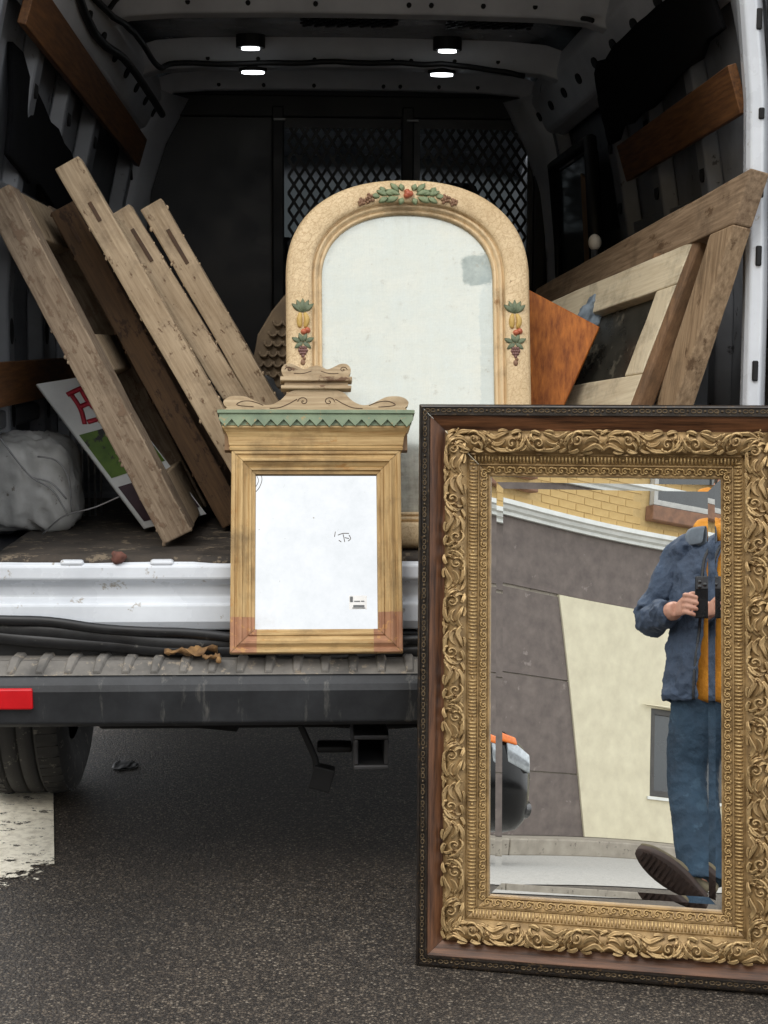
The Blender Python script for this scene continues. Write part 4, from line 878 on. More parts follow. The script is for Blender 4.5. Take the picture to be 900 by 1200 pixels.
def leaf(mb,p,ang,L,w,h=.003):
    d=V((math.cos(ang),math.sin(ang),0)); s=V((-d.y,d.x,0)); p=V(p); rg=[]
    for k in range(6):
        t_=k/5; ww=w*math.sin(math.pi*(.08+.87*t_)); q=p+d*L*t_+V((0,0,h*math.sin(math.pi*t_)*.8)); rg.append([q-s*ww-V((0,0,.002)),q-s*ww*.5+V((0,0,h*.8)),q+V((0,0,h*.3)),q+s*ww*.5+V((0,0,h*.8)),q+s*ww-V((0,0,.002))])
    mb.loft(rg)
FHt=.0355
def spray(items, label):
    first=None
    for nm,mtn,fn in items:
        mb=MB(); fn(mb)
        if first is None: first=tag(mb.build('fruit_spray',mtn,afr,local=True),kind='stuff')
        else: tag(mb.build(nm,mtn,first,local=True),kind='stuff')
ty=AH-.037
def topleaves(mb):
    for s in (-1,1):
        for k,(x,y,a,L) in enumerate(((.018,0,.3,.032),(.020,.006,.8,.026),(.022,-.006,-.4,.028),(.045,0,.35,.026),(.045,-.006,-.5,.022),(.05,.004,.9,.018),(.030,.002,.1,.022),(.034,-.004,-.9,.016),(.012,.008,1.3,.016),(.012,-.008,-1.2,.016),(.062,-.002,.1,.018)) ): leaf(mb,(s*x,ty+y-.05*x*x*18,FHt),a if s>0 else math.pi-a,L,.007,.004)
def cones(mb):
    for x,y,r in ((.082,-.010,.010),(.100,-.017,.0075),(-.084,-.010,.011),(-.102,-.018,.008)):
        for k in range(9):
            a=k*2.4; q=r*math.sqrt(k/9); mb.sphere((x+q*math.cos(a),ty+y+q*math.sin(a),FHt+.002*(1-k/9)),.0042,6,4)
spray([('leaf','leaf_green',topleaves),('rose','fruit_red',lambda mb:[mb.sphere((.004*math.cos(a)*q,ty+.004*math.sin(a)*q,FHt+.004),.0085-.0012*q,10,6) for a,q in ((0,0),(0,1.2),(2,1.2),(4,1.2))]),('pine_cone','cone_brown',cones)],'')
for s in (-1,1):
    bx,by=s*.232,.492
    spray([('leaf','leaf_dark',lambda mb:[leaf(mb,(bx,by+.020,FHt-.002),math.pi/2+d,.03,.0065,.005) for d in (-.9,-.45,0,.45,.9)]+[leaf(mb,(bx+dx,by-.046,FHt-.002),math.pi/2+d,.022,.006,.004) for dx,d in ((-.004,1.1),(.004,-1.1),(0,.4),(0,-.4),(0,2.2),(0,-2.2))]),
       ('pear','fruit_yellow',lambda mb:[mb.tube(crom([(bx+a,by+.018,FHt-.001),(bx+a*1.8+.002,by+.004,FHt+.001),(bx+a*1.3,by-.014,FHt)],4),[.003,.0045,.005,.006,.0065,.0065,.006,.005,.003],7) for a in (-.005,.004)]),
       ('apple','fruit_red',lambda mb:[mb.sphere((bx+a,by-.020+b__,FHt),.007,10,6) for a,b__ in ((.010,0),(.002,-.003))]),
       ('grape','fruit_purple',lambda mb:[mb.sphere((bx+a*.0055,by-.058-b__*.006,FHt),.0042,7,5) for a,b__ in ((-1,0),(0,0),(1,0),(-1.3,1),(-.4,1),(.5,1),(1.3,1),(-.8,2),(0,2),(.8,2),(0,3))]),
       ('bud','cone_brown',lambda mb:[mb.sphere((bx,by-.090,FHt-.001),(.006,.008,.004),8,6),mb.sphere((bx+.003,by-.082,FHt),.004,6,4)])],'')

# ================================================================== LEANING BOARDS, LEFT
def lean_frame(name, label, cat, top, low, wpx, Y, depth, stile, mats, rails_, group=None, slot=None, solid=None):
    """frame standing on its long edge: near stile seen end-on from px top to px low (left edge line), rails run into the van"""
    A = pY(*top,Y); B = pY(*low,Y); d = (B-A).normalized(); wv = V((-d.z,0,d.x)); wv = wv if wv.x>0 else -wv   # across thickness, to the right/up
    w_ = wpx*(Y-CAM.y)/FPX
    tz = FZ+.012; B = A + d*((tz-A.z-0)/d.z); L = (B-A).length
    base = B.copy(); th = thing(name,label,cat,frame_mat(base,wv,(-d).cross(wv),-d),group=group)
    fwd = V((0,1,0))
    def strip(mat,s0,s1,y0,y1,inset,nm,seg=14):
        mb = MB(); rg=[]
        for k in range(seg+1):
            c = A+d*lerp(s0,s1,k/seg); j=lambda q: V((.0022*nz(c+V((q,q,0)),14),.002*nz(c+V((0,q,q)),17),0))
            p=c+wv*inset; q=c+wv*(w_-inset)
            rg.append([p+fwd*y0+j(1),q+fwd*y0+j(2),q+fwd*y1+j(3),p+fwd*y1+j(4)])
        mb.loft(rg, smooth=False); return mb.build(nm,mat,th,bevel=.0035)
    s = strip(mats[0],0,L,0,stile,0,'stile' if depth>stile+.01 else 'plank')
    if depth>stile+.01: strip(mats[0],0,L,depth-stile,depth,0,'stile')
    for f0_,f1_ in rails_: strip(mats[1],f0_*L,f1_*L,stile+.0006,depth-stile-.0006,w_*.08,'rail',4)
    if solid: strip(mats[1],solid[0]*L,solid[1]*L,stile+.001,depth-stile-.001,w_*.38,'panel',4)
    if slot:
        for a,b_,o in slot:
            mb = MB(); p=A+d*(a*L)+wv*(w_*o); mb.obox(p-fwd*.0022,d*((b_-a)*L),wv*.009,fwd*.006); mb.build('hinge_mortise','carve_line',s,bevel=.001)
    # flaking paint crumbs along the edge
    mb = MB(); random.seed(int(top[0])+3)
    for k in range(26):
        p=A+d*random.uniform(0,L)+wv*random.choice((0,w_))+fwd*random.uniform(-.001,.012); r=random.uniform(.0015,.005)
        mb.sphere(p,(r,r*.6,r*1.4),5,3)
    tag(mb.build('paint_flakes',mats[0],s),kind='stuff')
    return th
G1='old painted frames and boards leaning against the left wall'
lean_frame('window_sash','wide grey-brown painted frame with open rails, outermost against the van wall','frame',(-22,232),(196,646),36,.24,.62,.11,('old_paint_grey','old_paint_v'),((.0,.14),(.42,.53),(.84,1)),G1)
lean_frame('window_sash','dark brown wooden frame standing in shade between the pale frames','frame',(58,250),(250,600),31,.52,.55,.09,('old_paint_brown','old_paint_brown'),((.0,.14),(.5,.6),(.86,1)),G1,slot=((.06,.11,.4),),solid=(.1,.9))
lean_frame('wooden_board','tallest tan painted board with a rusty hinge slot near its top','board',(64,198),(262,540),31,.36,.055,.055,('old_paint_v','old_paint_brown'),(),G1,slot=((.105,.155,.42),))
lean_frame('wooden_board','narrow tan painted board with a long slot beside the tallest board','board',(128,253),(267,478),27,.44,.05,.05,('old_paint_v','old_paint_brown'),(),G1,slot=((.06,.16,.45),))
lean_frame('wooden_board','tan painted board with a long slot, innermost beside the arched mirror','board',(164,246),(299,478),28,.46,.05,.05,('old_paint_v','old_paint_brown'),(),G1,slot=((.08,.185,.5),))
# ---- printed sign board behind the first frame
sg = [pY(43,450,.56),pY(118,438,.66),pY(196,592,.60),pY(170,619,.50)]
sg[2] = sg[1]+sg[3]-sg[0]; nn = (sg[1]-sg[0]).cross(sg[3]-sg[0]).normalized(); nn = nn if nn.y<0 else -nn
sgn = thing('printed_sign','white, red and green printed sign board behind the grey-brown frame','sign',loc=sg[3])
ev=lambda a,b_,o=0: lerp(lerp(sg[0],sg[1],a),lerp(sg[3],sg[2],a),b_)+nn*o
MB().hexa([ev(0,1),ev(1,1),ev(1,1,-.006),ev(0,1,-.006),ev(0,0),ev(1,0),ev(1,0,-.006),ev(0,0,-.006)]).build('board','print_white',sgn)
def pq(nm,mat,pts,o): mb=MB(); mb.add([ev(a,b_,o) for a,b_ in pts],[tuple(range(len(pts)))]); return mb.build(nm,mat,sgn)
pq('print_band','print_green',[(.05,.36),(.98,.33),(.98,.62),(.05,.66)],.001); pq('print_band','print_dark',[(.05,.72),(.98,.69),(.98,.95),(.05,.96)],.001)
pq('print_box','print_dark',[(.5,.38),(.8,.37),(.8,.48),(.5,.49)],.002)
mb=MB()
for ln_ in (((.30,.10),(.62,.07),(.92,.08)),((.36,.10),(.34,.2),(.24,.30)),((.55,.08),(.52,.18),(.60,.29)),((.34,.19),(.6,.17),(.86,.18)),((.80,.09),(.84,.2),(.92,.29)),((.30,.29),(.6,.28),(.95,.27))):
    mb.tube(crom([ev(a,b_,.0012) for a,b_ in ln_],4),.0065,5,flat=.15,up=nn)
tag(mb.build('red_lettering','print_red',sgn),kind='stuff')
# ---- dirty white sack
c=pY(36,566,.62); c.z=FZ+.115
def sackfn(p,d):
    e=4.0; s=(abs(d.x)**e+abs(d.y)**e+abs(d.z)**e)**(-1/e); q=V((c.x+d.x*s*.118,c.y+d.y*s*.13,c.z+d.z*s*.118))
    q+=d*(.014*nz(q,8)-.024*abs(nz(V((q.x*1.6,q.y*1.6,q.z*.35)),16,3))-.008*abs(nz(q,24,8))+.004*nz(q,50,6)); q.x+=.10*(q.z-c.z)*-.6
    return V((q.x,q.y,max(q.z,FZ+.0)))
sk=thing('white_sack','dirty white sack tied with wire beside the left wall of the van','sack',loc=(c.x,c.y,FZ))
mb=MB(); mb.sphere(c,.12,72,48,sackfn); mb.build('sack_body','sack_white',sk)
for pts in (((-6,505),(20,540),(38,560),(62,575),(80,605)),((44,535),(66,540),(80,560),(84,600)),((38,560),(60,566),(78,585)),((50,626),(75,605),(110,595),(140,582))):
    mb=MB(); mb.tube(crom([pY(x,y,.475) for x,y in pts],5),.0022,5); mb.build('tie_wire','wire',sk)
rk=thing('wire_rack','thin grey wire rack standing behind the white sack','rack',loc=pY(98,612,.85))
for x in (84,91,98,105,112,119):
    mb=MB(); b0=pY(x,600,.85); b0.z=FZ+.006; mb.tube([b0,pY(x-2,498,.85)],.003,6); mb.build('rod','wire',rk)
mb=MB(); mb.tube([pY(80,520,.853),pY(122,516,.853)],.003,6); mb.build('rod','wire',rk)
# ================================================================== RIGHT SIDE BOARDS
def plank(mb,quad,th,n):                          # quad front face pts, thickness th against n
    q=[V(p) for p in quad]; n=V(n); mb.hexa([q[0],q[1],q[1]-n*th,q[0]-n*th,q[3],q[2],q[2]-n*th,q[3]-n*th]); return mb
def panel_frame(name,label,cat,corn,wt,ws,wb,th,mats,panel=None,edge='edge_brown',bottom=True):
    """corn: far-top, near-top, near-bottom, far-bottom (world). front face towards the camera"""
    FT_,NT,NB,FB=[V(p) for p in corn]; n=(NT-FT_).cross(FB-FT_).normalized(); n=n if n.dot(CAM-NT)>0 else -n
    yv=(NT-FT_).normalized(); zv=(NT-NB); zv=(zv-yv*zv.dot(yv)).normalized(); T=thing(name,label,cat,frame_mat(NB,yv.cross(zv),yv,zv)); W=(NT-FT_).length; H=(NB-NT).length
    E=lambda a,b_,o=0: lerp(lerp(FT_,NT,a),lerp(FB,NB,a),b_)+n*o
    a0,a1=ws/W,1-ws/W; b0,b1=wt/H,1-wb/H
    def bd(nm,mat,A0,A1,B0,B1,o=0,t_=th):
        mb=MB(); rg=[]; seg=10; lng=(A1-A0)*W>(B1-B0)*H
        for k in range(seg+1):
            if lng: a=lerp(A0,A1,k/seg); pts=[E(a,B0,o),E(a,B1,o),E(a,B1,o-t_),E(a,B0,o-t_)]
            else: b_=lerp(B0,B1,k/seg); pts=[E(A0,b_,o),E(A1,b_,o),E(A1,b_,o-t_),E(A0,b_,o-t_)]
            rg.append([p+V((nz(p,15),nz(p,15,4),nz(p,15,9)))*.0025 for p in pts])
        mb.loft(rg,smooth=False); return mb.build(nm,mat,T,bevel=.004)
    bd('top_rail',mats[0],0,1,0,b0-.0006); s=bd('near_stile',mats[1],a1,1,b0,b1 if bottom else 1); bd('far_stile',mats[1],0,a0,b0,b1 if bottom else 1)
    if bottom: bd('bottom_rail',mats[0],0,1,b1+.0006,1)
    if panel: bd('panel',panel,a0,a1,b0,b1,-.5*th,.006)
    return T,E,n,bd,(a0,a1,b0,b1)
def down(p_top,p_low,zf):                          # extend a line to height zf
    d=p_low-p_top; return p_top+d*((zf-p_top.z)/d.z)
# big bare-wood frame leaning on the right pillar
NT=pY(880,197,.045); FT_=pY(628,338,1.20)
NB=down(NT,pY(790,475,.16),FZ+.02); FB=FT_+(NB-NT); FB=down(FT_,FB,FZ+.02)
BF=panel_frame('bare_wood_frame','large bare brown wooden frame leaning against the right door pillar','frame',(FT_,NT,NB,FB),.115,.105,.10,.045,('brown_bare','brown_bare_v'))
T,E,n,bd,_=BF
# cream frame with dark panel
NT=pY(812,282,.26); FT_=pY(600,372,.95); NB=down(NT,pY(738,475,.24),FZ+.015); FB=down(FT_,FT_+(NB-NT),FZ+.015)
CF=panel_frame('cream_frame','cream painted sash frame with dark pane in front of the bare wood frame','frame',(FT_,NT,NB,FB),.10,.075,.40,.048,('cream_board','cream_board_v'),panel='panel_dark')
T,E,n,bd,_=CF
# brown end-grain edge strip down the near side, broken stub on the top
W=(NT-FT_).normalized(); mb=MB(); a=NT+W*.0006; dwn=(NB-NT)
mb.hexa([a+n*.002,a+W*.022-n*.004,a+W*.022-n*.046,a-n*.046, a+dwn+n*.002,a+dwn+W*.022-n*.004,a+dwn+W*.022-n*.046,a+dwn-n*.046]); mb.build('edge_strip','edge_brown',T,bevel=.006)
mb=MB(); p=E(.80,0,-.02)
def stub(q,d): return q+d*(.006*nz(q,60))
mb.sphere(p+V((0,0,.006)),(.016,.014,.014),10,7,stub); mb.build('broken_stub','edge_brown',T)
# orange veneered board
q=[pY(604,331,.50),pY(703,383,.44),pY(640,520,.40),pY(560,480,.46)]; nn=(q[1]-q[0]).cross(q[3]-q[0]).normalized(); nn=nn if nn.y<0 else -nn
q2=down(q[1],q[2],FZ+.004); q3=down(q[0],q[3],FZ+.004)
mb=MB(); plank(mb,[q[0],q[1],q2,q3],.020,nn); tag(mb.build('orange_board','orange_wood',bevel=.003),'orange varnished wooden board with a pointed corner beside the arched mirror','board')
# blue-grey cloth
c2=pY(692,368,.58); mb=MB(); mb.sphere(c2,(.045,.035,.05),48,36,lambda p,d: p+d*(.018*nz(p,14)-.014*abs(nz(p,30,3))+.004*nz(p,80,3))+V((0,0,.03*d.x)))
cl=mb.build('grey_cloth','cloth_blue'); tag(cl,'crumpled blue-grey cloth tucked behind the orange board','cloth')
mb=MB(); c3=pY(660,480,.60)
# white knobbed finial standing behind
kp=pY(697,284,1.05); T=thing('finial_post','round white knob on a thin post behind the right-hand frames','finial',loc=(kp.x,kp.y,FZ))
mb=MB(); mb.sphere(kp,(.018,.018,.022),14,10); mb.build('knob','knob_white',T); mb=MB(); mb.tube([(kp.x,kp.y,FZ),(kp.x,kp.y,kp.z-.015)],.009,8); mb.build('post','steel_dark',T)
# ---- carved grey panel behind the arched mirror
pts=[(296,425),(302,392),(318,365),(334,345),(362,338),(362,455),(300,455)]; Yc=.62
cvt=thing('carved_panel','grey carved wooden panel with overlapping scales left of the arched mirror','carving',loc=pY(330,640,Yc))
mb=MB(); mb.prism([(p.x,p.z) for p in (pY(x,y,Yc) for x,y in pts)],lambda a,b_:V((a,Yc,b_)),lambda a,b_:V((a,Yc+.03,b_))); mb.build('slab','carved_grey',cvt,bevel=.004)
lo=pY(300,455,Yc); hi=pY(362,455,Yc); MB().box((lo.x,Yc+.001,FZ+.006),(hi.x,Yc+.03,lo.z-.0005)).build('foot','carved_grey',cvt,bevel=.004)
for r in range(8):
    for k in range(6):
        x=298+k*11+(r%2)*5.5; y=436-r*12
        if x < 298+max(0,(425-y))*.55: continue
        c=pY(x,y,Yc); mb=MB(); P=[V((c.x+.010*math.cos(a),Yc-.004-.003*math.sin(a),c.z-.012*math.sin(a))) for a in (math.pi*j/6 for j in range(7))]
        mb.tube(P,.0035,5); mb.build('scale','carved_grey',cvt)
c4=pY(312,452,.55); hz=(c4.z+.03-FZ)/2; mb=MB(); mb.sphere(V((c4.x,c4.y,FZ+hz)),(.06,.055,hz),24,20,lambda p,d: p+d*(.018*nz(p,16)+.008*nz(p,45,3)))
cl=mb.build('moving_blanket','cloth_dark'); tag(cl,'dark grey bundled blanket behind the crest of the ochre mirror','blanket')
# ---- debris on the bumper and mat
def scrap(name,label,cat,c,sx,sy,mat,seed,lift=.012):
    mb=MB(); nx,ny=12,7; vs=[]
    for j in range(ny+1):
        for i in range(nx+1):
            u=i/nx*2-1; v=j/ny*2-1; r=math.sqrt(max(0,1-.9*u*u))*(1+.35*nz((u*3,seed,0),1.3)); p=V(c)+V((u*sx,v*sy*r,0)); p.z+=lift*(.5+.9*nz((u*2.2,v*2.2,seed),1.2))+.004*nz((u*7,v*7,seed),1); p.z=max(p.z,c[2]+.0005); vs.append(p)
    mb.add(vs,[(j*(nx+1)+i,j*(nx+1)+i+1,(j+1)*(nx+1)+i+1,(j+1)*(nx+1)+i) for j in range(ny) for i in range(nx)],True)
    tag(mb.build(name,mat,solid=.0015),label,cat)
dk=pY(224,766,.06); scrap('dead_leaf','curled dry brown leaf lying on the bumper beside the ochre mirror','leaf',(dk.x,.055,.551),.055,.022,'dead_leaf',3,.022)
dk=pY(250,768,.035); scrap('bark_chip','small dry bark chip on the bumper touching the ochre mirror','chip',(dk.x-.004,.030,.546),.018,.010,'dead_leaf',9,.012)
dk=pY(259,771,.03); mb=MB(); mb.sphere((dk.x-.004,.022,.5465),(.006,.006,.008),8,6,lambda p,d:p+d*.002*nz(p,200)); tag(mb.build('pebble','dead_leaf'),'small round tan pebble on the bumper at the ochre mirror corner','pebble')
dk=pY(138,662,.112); mb=MB()
mb.sphere((dk.x,.112,.748),(.018,.012,.012),12,8,lambda p,d:p+d*(.010*nz(p,70))); tag(mb.build('dirt_clump','chip_red'),'reddish clump of dirt on the curled edge of the floor mat','dirt')
dk=pG(147,898,.0); scrap('flat_scrap','flat black scrap lying on the road under the van','scrap',(dk.x,dk.y,.002),.035,.05,'black_trim',5,.003)

# ================================================================== PHOTOGRAPHER (seen in the big mirror)
PO=V((-.126,-3.408,0)); PX=V((.968,-.25,0)).normalized(); PY=ZU.cross(PX)
def L_(x,y,z): return PO+PX*x+PY*y+ZU*z
def H_(a,b_,c): return CAM+RT*a+UP*b_+FW*c
per=thing('person','person in a navy jacket, yellow hoodie and jeans holding up a black phone','person',loc=PO)
def ell(c,rx,ry,ax=PX,ay=PY,n=28,a0=0,a1=2*math.pi,fold=0,sd=0,closed=True):
    m_=n if closed else n+1; out=[]
    for k in range(m_):
        a=lerp(a0,a1,k/n); f=1+fold*(nz((math.cos(a)*1.3,math.sin(a)*1.3,c.z*7),1.6,sd)+.5*nz((math.cos(a)*2,math.sin(a)*2,c.z*16),1.5,sd+5)); out.append(c+ax*rx*f*math.cos(a)+ay*ry*f*math.sin(a))
    return out
lw=H_(-.118,-.090,-.045); le=V((-.428,-3.37,1.11)); ls=L_(-.175,-.02,1.375)
rw=H_(.118,-.090,-.045); re=L_(.27,.03,1.11); rs=L_(.175,-.02,1.375)
lk=V((-.258,-3.37,.50)); la=V((-.178,-3.235,.085)); lh=L_(-.09,0,.90)
rk_=L_(.11,.02,.48); ra=L_(.12,-.02,.09); rh=L_(.09,0,.90)
mb=MB()
mb.loft([ell(L_(0,0,z),rx,ry,n=20) for z,rx,ry in ((.80,.10,.08),(.88,.165,.11),(.98,.155,.105),(1.10,.145,.10),(1.25,.165,.11),(1.35,.165,.095),(1.41,.10,.07),(1.44,.055,.055))])
mb.tube([L_(0,-.005,1.40),L_(0.005,.005,1.47),L_(.01,.02,1.55)],[.058,.054,.056],14)
hc_=L_(.01,.035,1.605)
def headfn(p,d):
    q=p-hc_; f=q.dot(PY); z=q.z
    if z<-.03: p=p-PX*(q.dot(PX))*min(.35,(-z-.03)*4)
    return p
mb.sphere(hc_,(.076,.096,.118),22,16,headfn)
mb.tube([hc_+PY*.088+ZU*.02,hc_+PY*.112-ZU*.02,hc_+PY*.098-ZU*.032],[.008,.016,.012],8)
for s in (-1,1): mb.sphere(hc_+PX*s*.076-PY*.005,(.012,.02,.032),10,8)
mb.tube([hc_+PY*.092-PX*.022-ZU*.062,hc_+PY*.099-ZU*.060,hc_+PY*.092+PX*.022-ZU*.062],[.006,.009,.006],8)
for sh,el,wr in ((ls,le,lw),(rs,re,rw)): mb.tube(crom([sh,lerp(sh,el,.5),el,lerp(el,wr,.5),wr],4),[.052]*4+[.048]*4+[.044]*4+[.038]*4+[.030],12)
for h,k,a in ((lh,lk,la),(rh,rk_,ra)): mb.tube(crom([h,lerp(h,k,.5),k,lerp(k,a,.4),a],4),[.088]*4+[.074]*4+[.056]*4+[.054]*4+[.040],14)
for s in (-1,1):                                   # hands closed on the two sides of the phone
    wr=lw if s<0 else rw
    K=[H_(s*.070,-.035-.022*i,-.016+.002*i) for i in range(4)]
    pc=sum(K,V())/4
    mb.loft([[c+(UP*.030*u_*w_-FW*.013*v_*w2) for u_,v_ in ((-1,-.6),(-.6,-1),(.6,-1),(1,-.6),(1,.6),(.6,1),(-.6,1),(-1,.6))] for c,w_,w2 in ((wr,.85,1.1),(lerp(wr,pc,.5),1.15,1.15),(pc,1.35,.9),(pc-RT*s*.008,1.25,.6))])
    for i in range(4):
        l=(.92,1.0,.96,.78)[i]; k0=K[i]
        mb.tube(crom([k0+RT*s*.012,k0-RT*s*.006*l+FW*.016,k0-RT*s*.030*l+FW*.021-UP*.006,k0-RT*s*.050*l+FW*.012-UP*.012],4),[.0098]*5+[.0090]*4+[.0084]*3+[.0060],9)
    mb.tube(crom([wr-RT*s*.012+UP*.012,H_(s*.072,-.040,-.034),H_(s*.046,-.030,-.034),H_(s*.026,-.036,-.031)],4),[.014]*4+[.012]*4+[.0105]*4+[.007],9)
bd_=mb.build('body','skin',per); md=bd_.modifiers.new('r','REMESH'); md.mode='VOXEL'; md.voxel_size=.0042; md.use_smooth_shade=True
md=bd_.modifiers.new('sm','SMOOTH'); md.iterations=3
for s in (-1,1): mb=MB(); mb.sphere(hc_+PX*s*.030+PY*.086+ZU*.022,.011,10,8); mb.build('eye','eye_white',per)
mb=MB(); mb.sphere(hc_+ZU*.02-PY*.018,(.084,.095,.112),22,14,lambda p,d:p+d*.008*nz(p,50)); mb.build('hair','hair',per)
# hoodie, hood round the neck
mb=MB(); mb.loft([ell(L_(0,.005,z),rx,ry,fold=.03,sd=2) for z,rx,ry in ((.765,.165,.115),(.80,.178,.13),(.92,.180,.135),(1.08,.175,.13),(1.22,.185,.135),(1.33,.18,.12),(1.40,.125,.095),(1.44,.085,.08))]); hd=mb.build('hoodie','hoodie',per)
mb=MB(); P=[L_(.0+.105*math.cos(a),-.012+.092*math.sin(a),1.468+.030*nz((math.cos(a),math.sin(a),0),1.7)-.025*math.sin(a)) for a in (2*math.pi*k/24 for k in range(25))]; mb.tube(P,[.046+.014*nz(p,18) for p in P],14); mb.build('hood','hoodie',hd)
# jacket: open-fronted shell, sleeves, collar
gap=lambda z: .40+.06*(1.40-z)
zs=[(.775,.232,.165),(.80,.236,.168),(.86,.230,.165),(.94,.222,.160),(1.02,.216,.155),(1.10,.214,.152),(1.18,.214,.150),(1.26,.215,.146),(1.33,.207,.136),(1.385,.165,.112),(1.425,.125,.10)]
rg=[]
for i in range(len(zs)-1):
    for k in range(3):
        u=k/3; z,rx,ry=[lerp(zs[i][q],zs[i+1][q],u) for q in range(3)]; g=gap(z); rg.append(ell(L_(0,0,z),rx,ry,n=44,a0=math.pi/2+g,a1=math.pi*2.5-g,fold=.10,sd=1,closed=False))
mb=MB(); mb.loft(rg,closed=False,caps=False); jk=mb.build('jacket','jacket_blue',per,solid=.016,sub=1)
for sh,el,wr,sd_ in ((ls,le,lw,3),(rs,re,rw,8)):
    inn_=V((1,0,0)) if sd_==3 else V((-1,0,0)); wr2=lerp(el,wr,.86)
    P=crom([sh+inn_*.05+ZU*.02,sh,lerp(sh,el,.5)-inn_*.012,el,lerp(el,wr2,.5),wr2],7); n=len(P); rr=[]
    for i,p in enumerate(P):
        t_=i/(n-1); rr.append((.075-.004*t_-.024*max(0,t_-.6)/.4)*(1+.07*math.sin(i*1.05)*math.sin(t_*3.1)+.10*nz(p,22,sd_)))
    mb=MB(); mb.tube(P,rr,30); mb.v=[p+V((nz(p,20,2),nz(p,20,5),nz(p,20,9)))*.012+V((nz(p,48,2),nz(p,48,5),nz(p,48,9)))*.007 for p in mb.v]; mb.build('sleeve','jacket_blue',jk,sub=1)
mb=MB()
rg=[]
for z,rx,ry in ((1.385,.150,.118),(1.42,.150,.120),(1.465,.158,.125),(1.475,.168,.135),(1.44,.180,.140),(1.395,.178,.136)):
    rg.append(ell(L_(0,-.005,z),rx,ry,n=30,a0=math.pi/2+.62,a1=math.pi*2.5-.62,fold=.06,sd=4,closed=False))
mb.loft(rg,closed=False,caps=False); mb.build('collar','jacket_lining',jk,solid=.006,sub=1)
mb=MB()
for s in (-1,1):
    P=[ell(L_(0,0,z),rx*1.045,ry*1.045,n=2,a0=math.pi/2+s*(gap(z)+.06),a1=math.pi/2+s*(gap(z)+.06)+.01,fold=.055,sd=1,closed=False)[0] for z,rx,ry in zs]; mb.tube(crom(P,3),.006,6)
tag(mb.build('zip','phone_black',jk),kind='stuff')
# jeans
mb=MB()
def leg(h,k,a,r0,r1,r2,sd):
    P=crom([h+ZU*.03,lerp(h,k,.5),k,lerp(k,a,.5),a-ZU*.0],10); n=len(P); rg=[]
    for i,p in enumerate(P):
        t_=i/(n-1); r=lerp(r0,r1,min(1,t_*2)) if t_<.5 else lerp(r1,r2,(t_-.5)*2)
        d=(P[min(i+1,n-1)]-P[max(i-1,0)]).normalized(); ax=(PX-d*PX.dot(d)).normalized(); ay=d.cross(ax)
        wr=(.012+.05*max(0,t_-.6))*math.sin(i*1.7+sd)
        rg.append([p+(ax*math.cos(b_)+ay*math.sin(b_))*r*(1+.05*nz(p*9+V((math.cos(b_),math.sin(b_),sd)),1.0)+wr*math.cos(b_*1.0+i*.6)) for b_ in (2*math.pi*q/24 for q in range(24))])
    mb.loft(rg)
leg(lh,lk,la,.110,.078,.074,1); leg(rh,rk_,ra,.112,.084,.082,4)
mb.loft([ell(L_(0,0,z),rx,ry,fold=.02) for z,rx,ry in ((.80,.14,.10),(.84,.185,.13),(.92,.185,.13),(.98,.172,.124))])
jn=mb.build('jeans','denim',per); md=jn.modifiers.new('r','REMESH'); md.mode='VOXEL'; md.voxel_size=.006; md.use_smooth_shade=True
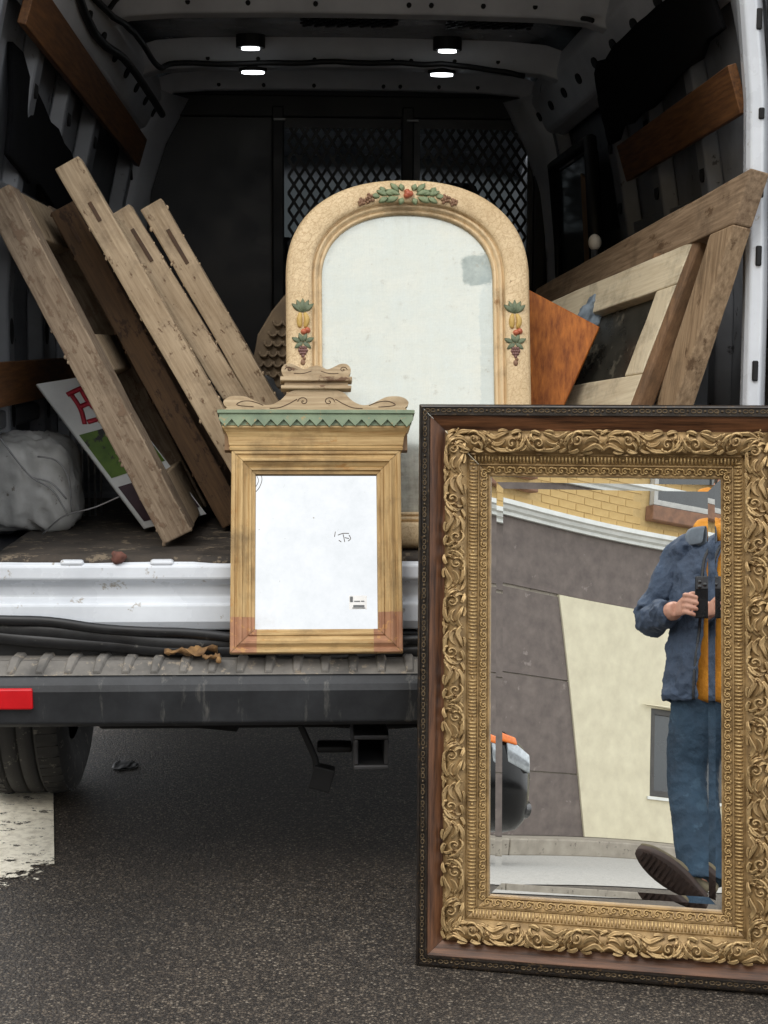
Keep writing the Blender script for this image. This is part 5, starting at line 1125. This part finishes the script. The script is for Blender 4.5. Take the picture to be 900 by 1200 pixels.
# shoes: raised left foot resting on its heel, right foot flat
def shoe(heel,toe,soln,nm):
    ax=(toe-heel); Ln=ax.length; ax.normalize(); up=-(soln-ax*soln.dot(ax)).normalized(); sd=up.cross(ax)
    wid=lambda t_: 1.15*(.034+.018*math.sin(math.pi*min(1,max(0,(t_-.25)/.75*.85+.12)))-.010*max(0,t_-.9)*6)
    ol=[]
    for k in range(28):
        a=2*math.pi*k/28; t_=.5-.5*math.cos(a); ol.append((t_,math.copysign(1,math.sin(a))*abs(math.sin(a))**.6*wid(t_)))
    mb=MB(); rg=[]
    for h,sc,b_ in ((0,.93,0),(.006,1,0),(.026,1,.0),(.030,.97,.0)): rg.append([heel+ax*(t_*Ln)+sd*w_*sc+up*(h+.012*max(0,t_-.8)*3) for t_,w_ in ol])
    so=MB(); so.loft(rg)
    up_=MB(); rg=[]
    for t_,h in ((.02,.075),(.10,.095),(.22,.098),(.36,.088),(.52,.070),(.70,.056),(.86,.048),(.96,.036),(.995,.022)):
        w_=wid(t_)*.95*(1 if t_<.95 else .7); c=heel+ax*(t_*Ln); rg.append([c+sd*w_*math.cos(a)*(1 if math.sin(a)<.3 else .92)+up*(.028+max(0,math.sin(a))**.8*(h-.004)+.012*max(0,t_-.8)*3) for a in (math.pi*q/12 for q in range(13))])
    up_.loft(rg)
    sh_=up_.build('shoe','shoe_upper',per,sub=1); so.build('sole','shoe_sole',sh_)
    tr=MB()
    for k in range(13):
        t_=.07+.068*k; w_=wid(t_)*.66*(1 if .12<t_<.85 else .75); c=heel+ax*(t_*Ln); tr.obox(c-sd*w_-up*.0015,sd*2*w_,ax*.011,up*.004)
    tag(tr.build('sole_tread','shoe_sole',sh_),kind='stuff')
shoe(V((-.135,-3.185,.018)),V((-.382,-3.10,.180)),V((-.20,.90,-.35)),'l')
shoe(L_(.12,-.09,0.004),L_(.15,.19,.004),V((0,0,-1)),'r')
tx = bpy.data.textures.new('creases','CLOUDS'); tx.noise_scale = .075; tx.noise_type = 'HARD_NOISE'; tx.noise_depth = 2
for o in [o for o in bpy.data.objects if o.name.split('.')[0] in ('jacket','sleeve','hoodie','jeans','hood')]:
    if o.name.split('.')[0] in ('hoodie','hood'): q_ = o.modifiers.new('u','SUBSURF'); q_.levels = q_.render_levels = 2
    if o.name.split('.')[0] in ('jacket','sleeve'):
        for q_ in o.modifiers:
            if q_.type=='SUBSURF': q_.levels = q_.render_levels = 2
    q_ = o.modifiers.new('d','DISPLACE'); q_.texture = tx; q_.texture_coords = 'GLOBAL'; q_.strength = -.024 if o.name.split('.')[0] in ('jacket','sleeve') else -.014; q_.mid_level = .25
# phone
ph=thing('phone','black phone held up in both hands in front of the yellow hoodie','phone',loc=H_(0,-.045,-.015))
def pbox(nm,mat,a,c,parent=None,bev=0): 
    mb=MB(); mb.obox(H_(*a),RT*(c[0]-a[0]),UP*(c[1]-a[1]),FW*(c[2]-a[2])); return mb.build(nm,mat,parent or ph,bevel=bev,seg=3)
pc_=pbox('case','phone_black',(-.039,-.125,-.019),(.037,.036,-.009),None,.004)
pbox('camera_island','steel_dark',(-.034,-.012,-.0088),(.022,.031,-.0068),pc_,.0015)
for a,b_ in ((0,0.0),(-.020,.015),(-.020,-.004)):
    mb=MB(); mb.tube([H_(a,b_+.004 if a==0 else b_,-.0067),H_(a,b_+.004 if a==0 else b_,-.0047)],.0075,16); mb.build('lens','lens_glass',pc_)
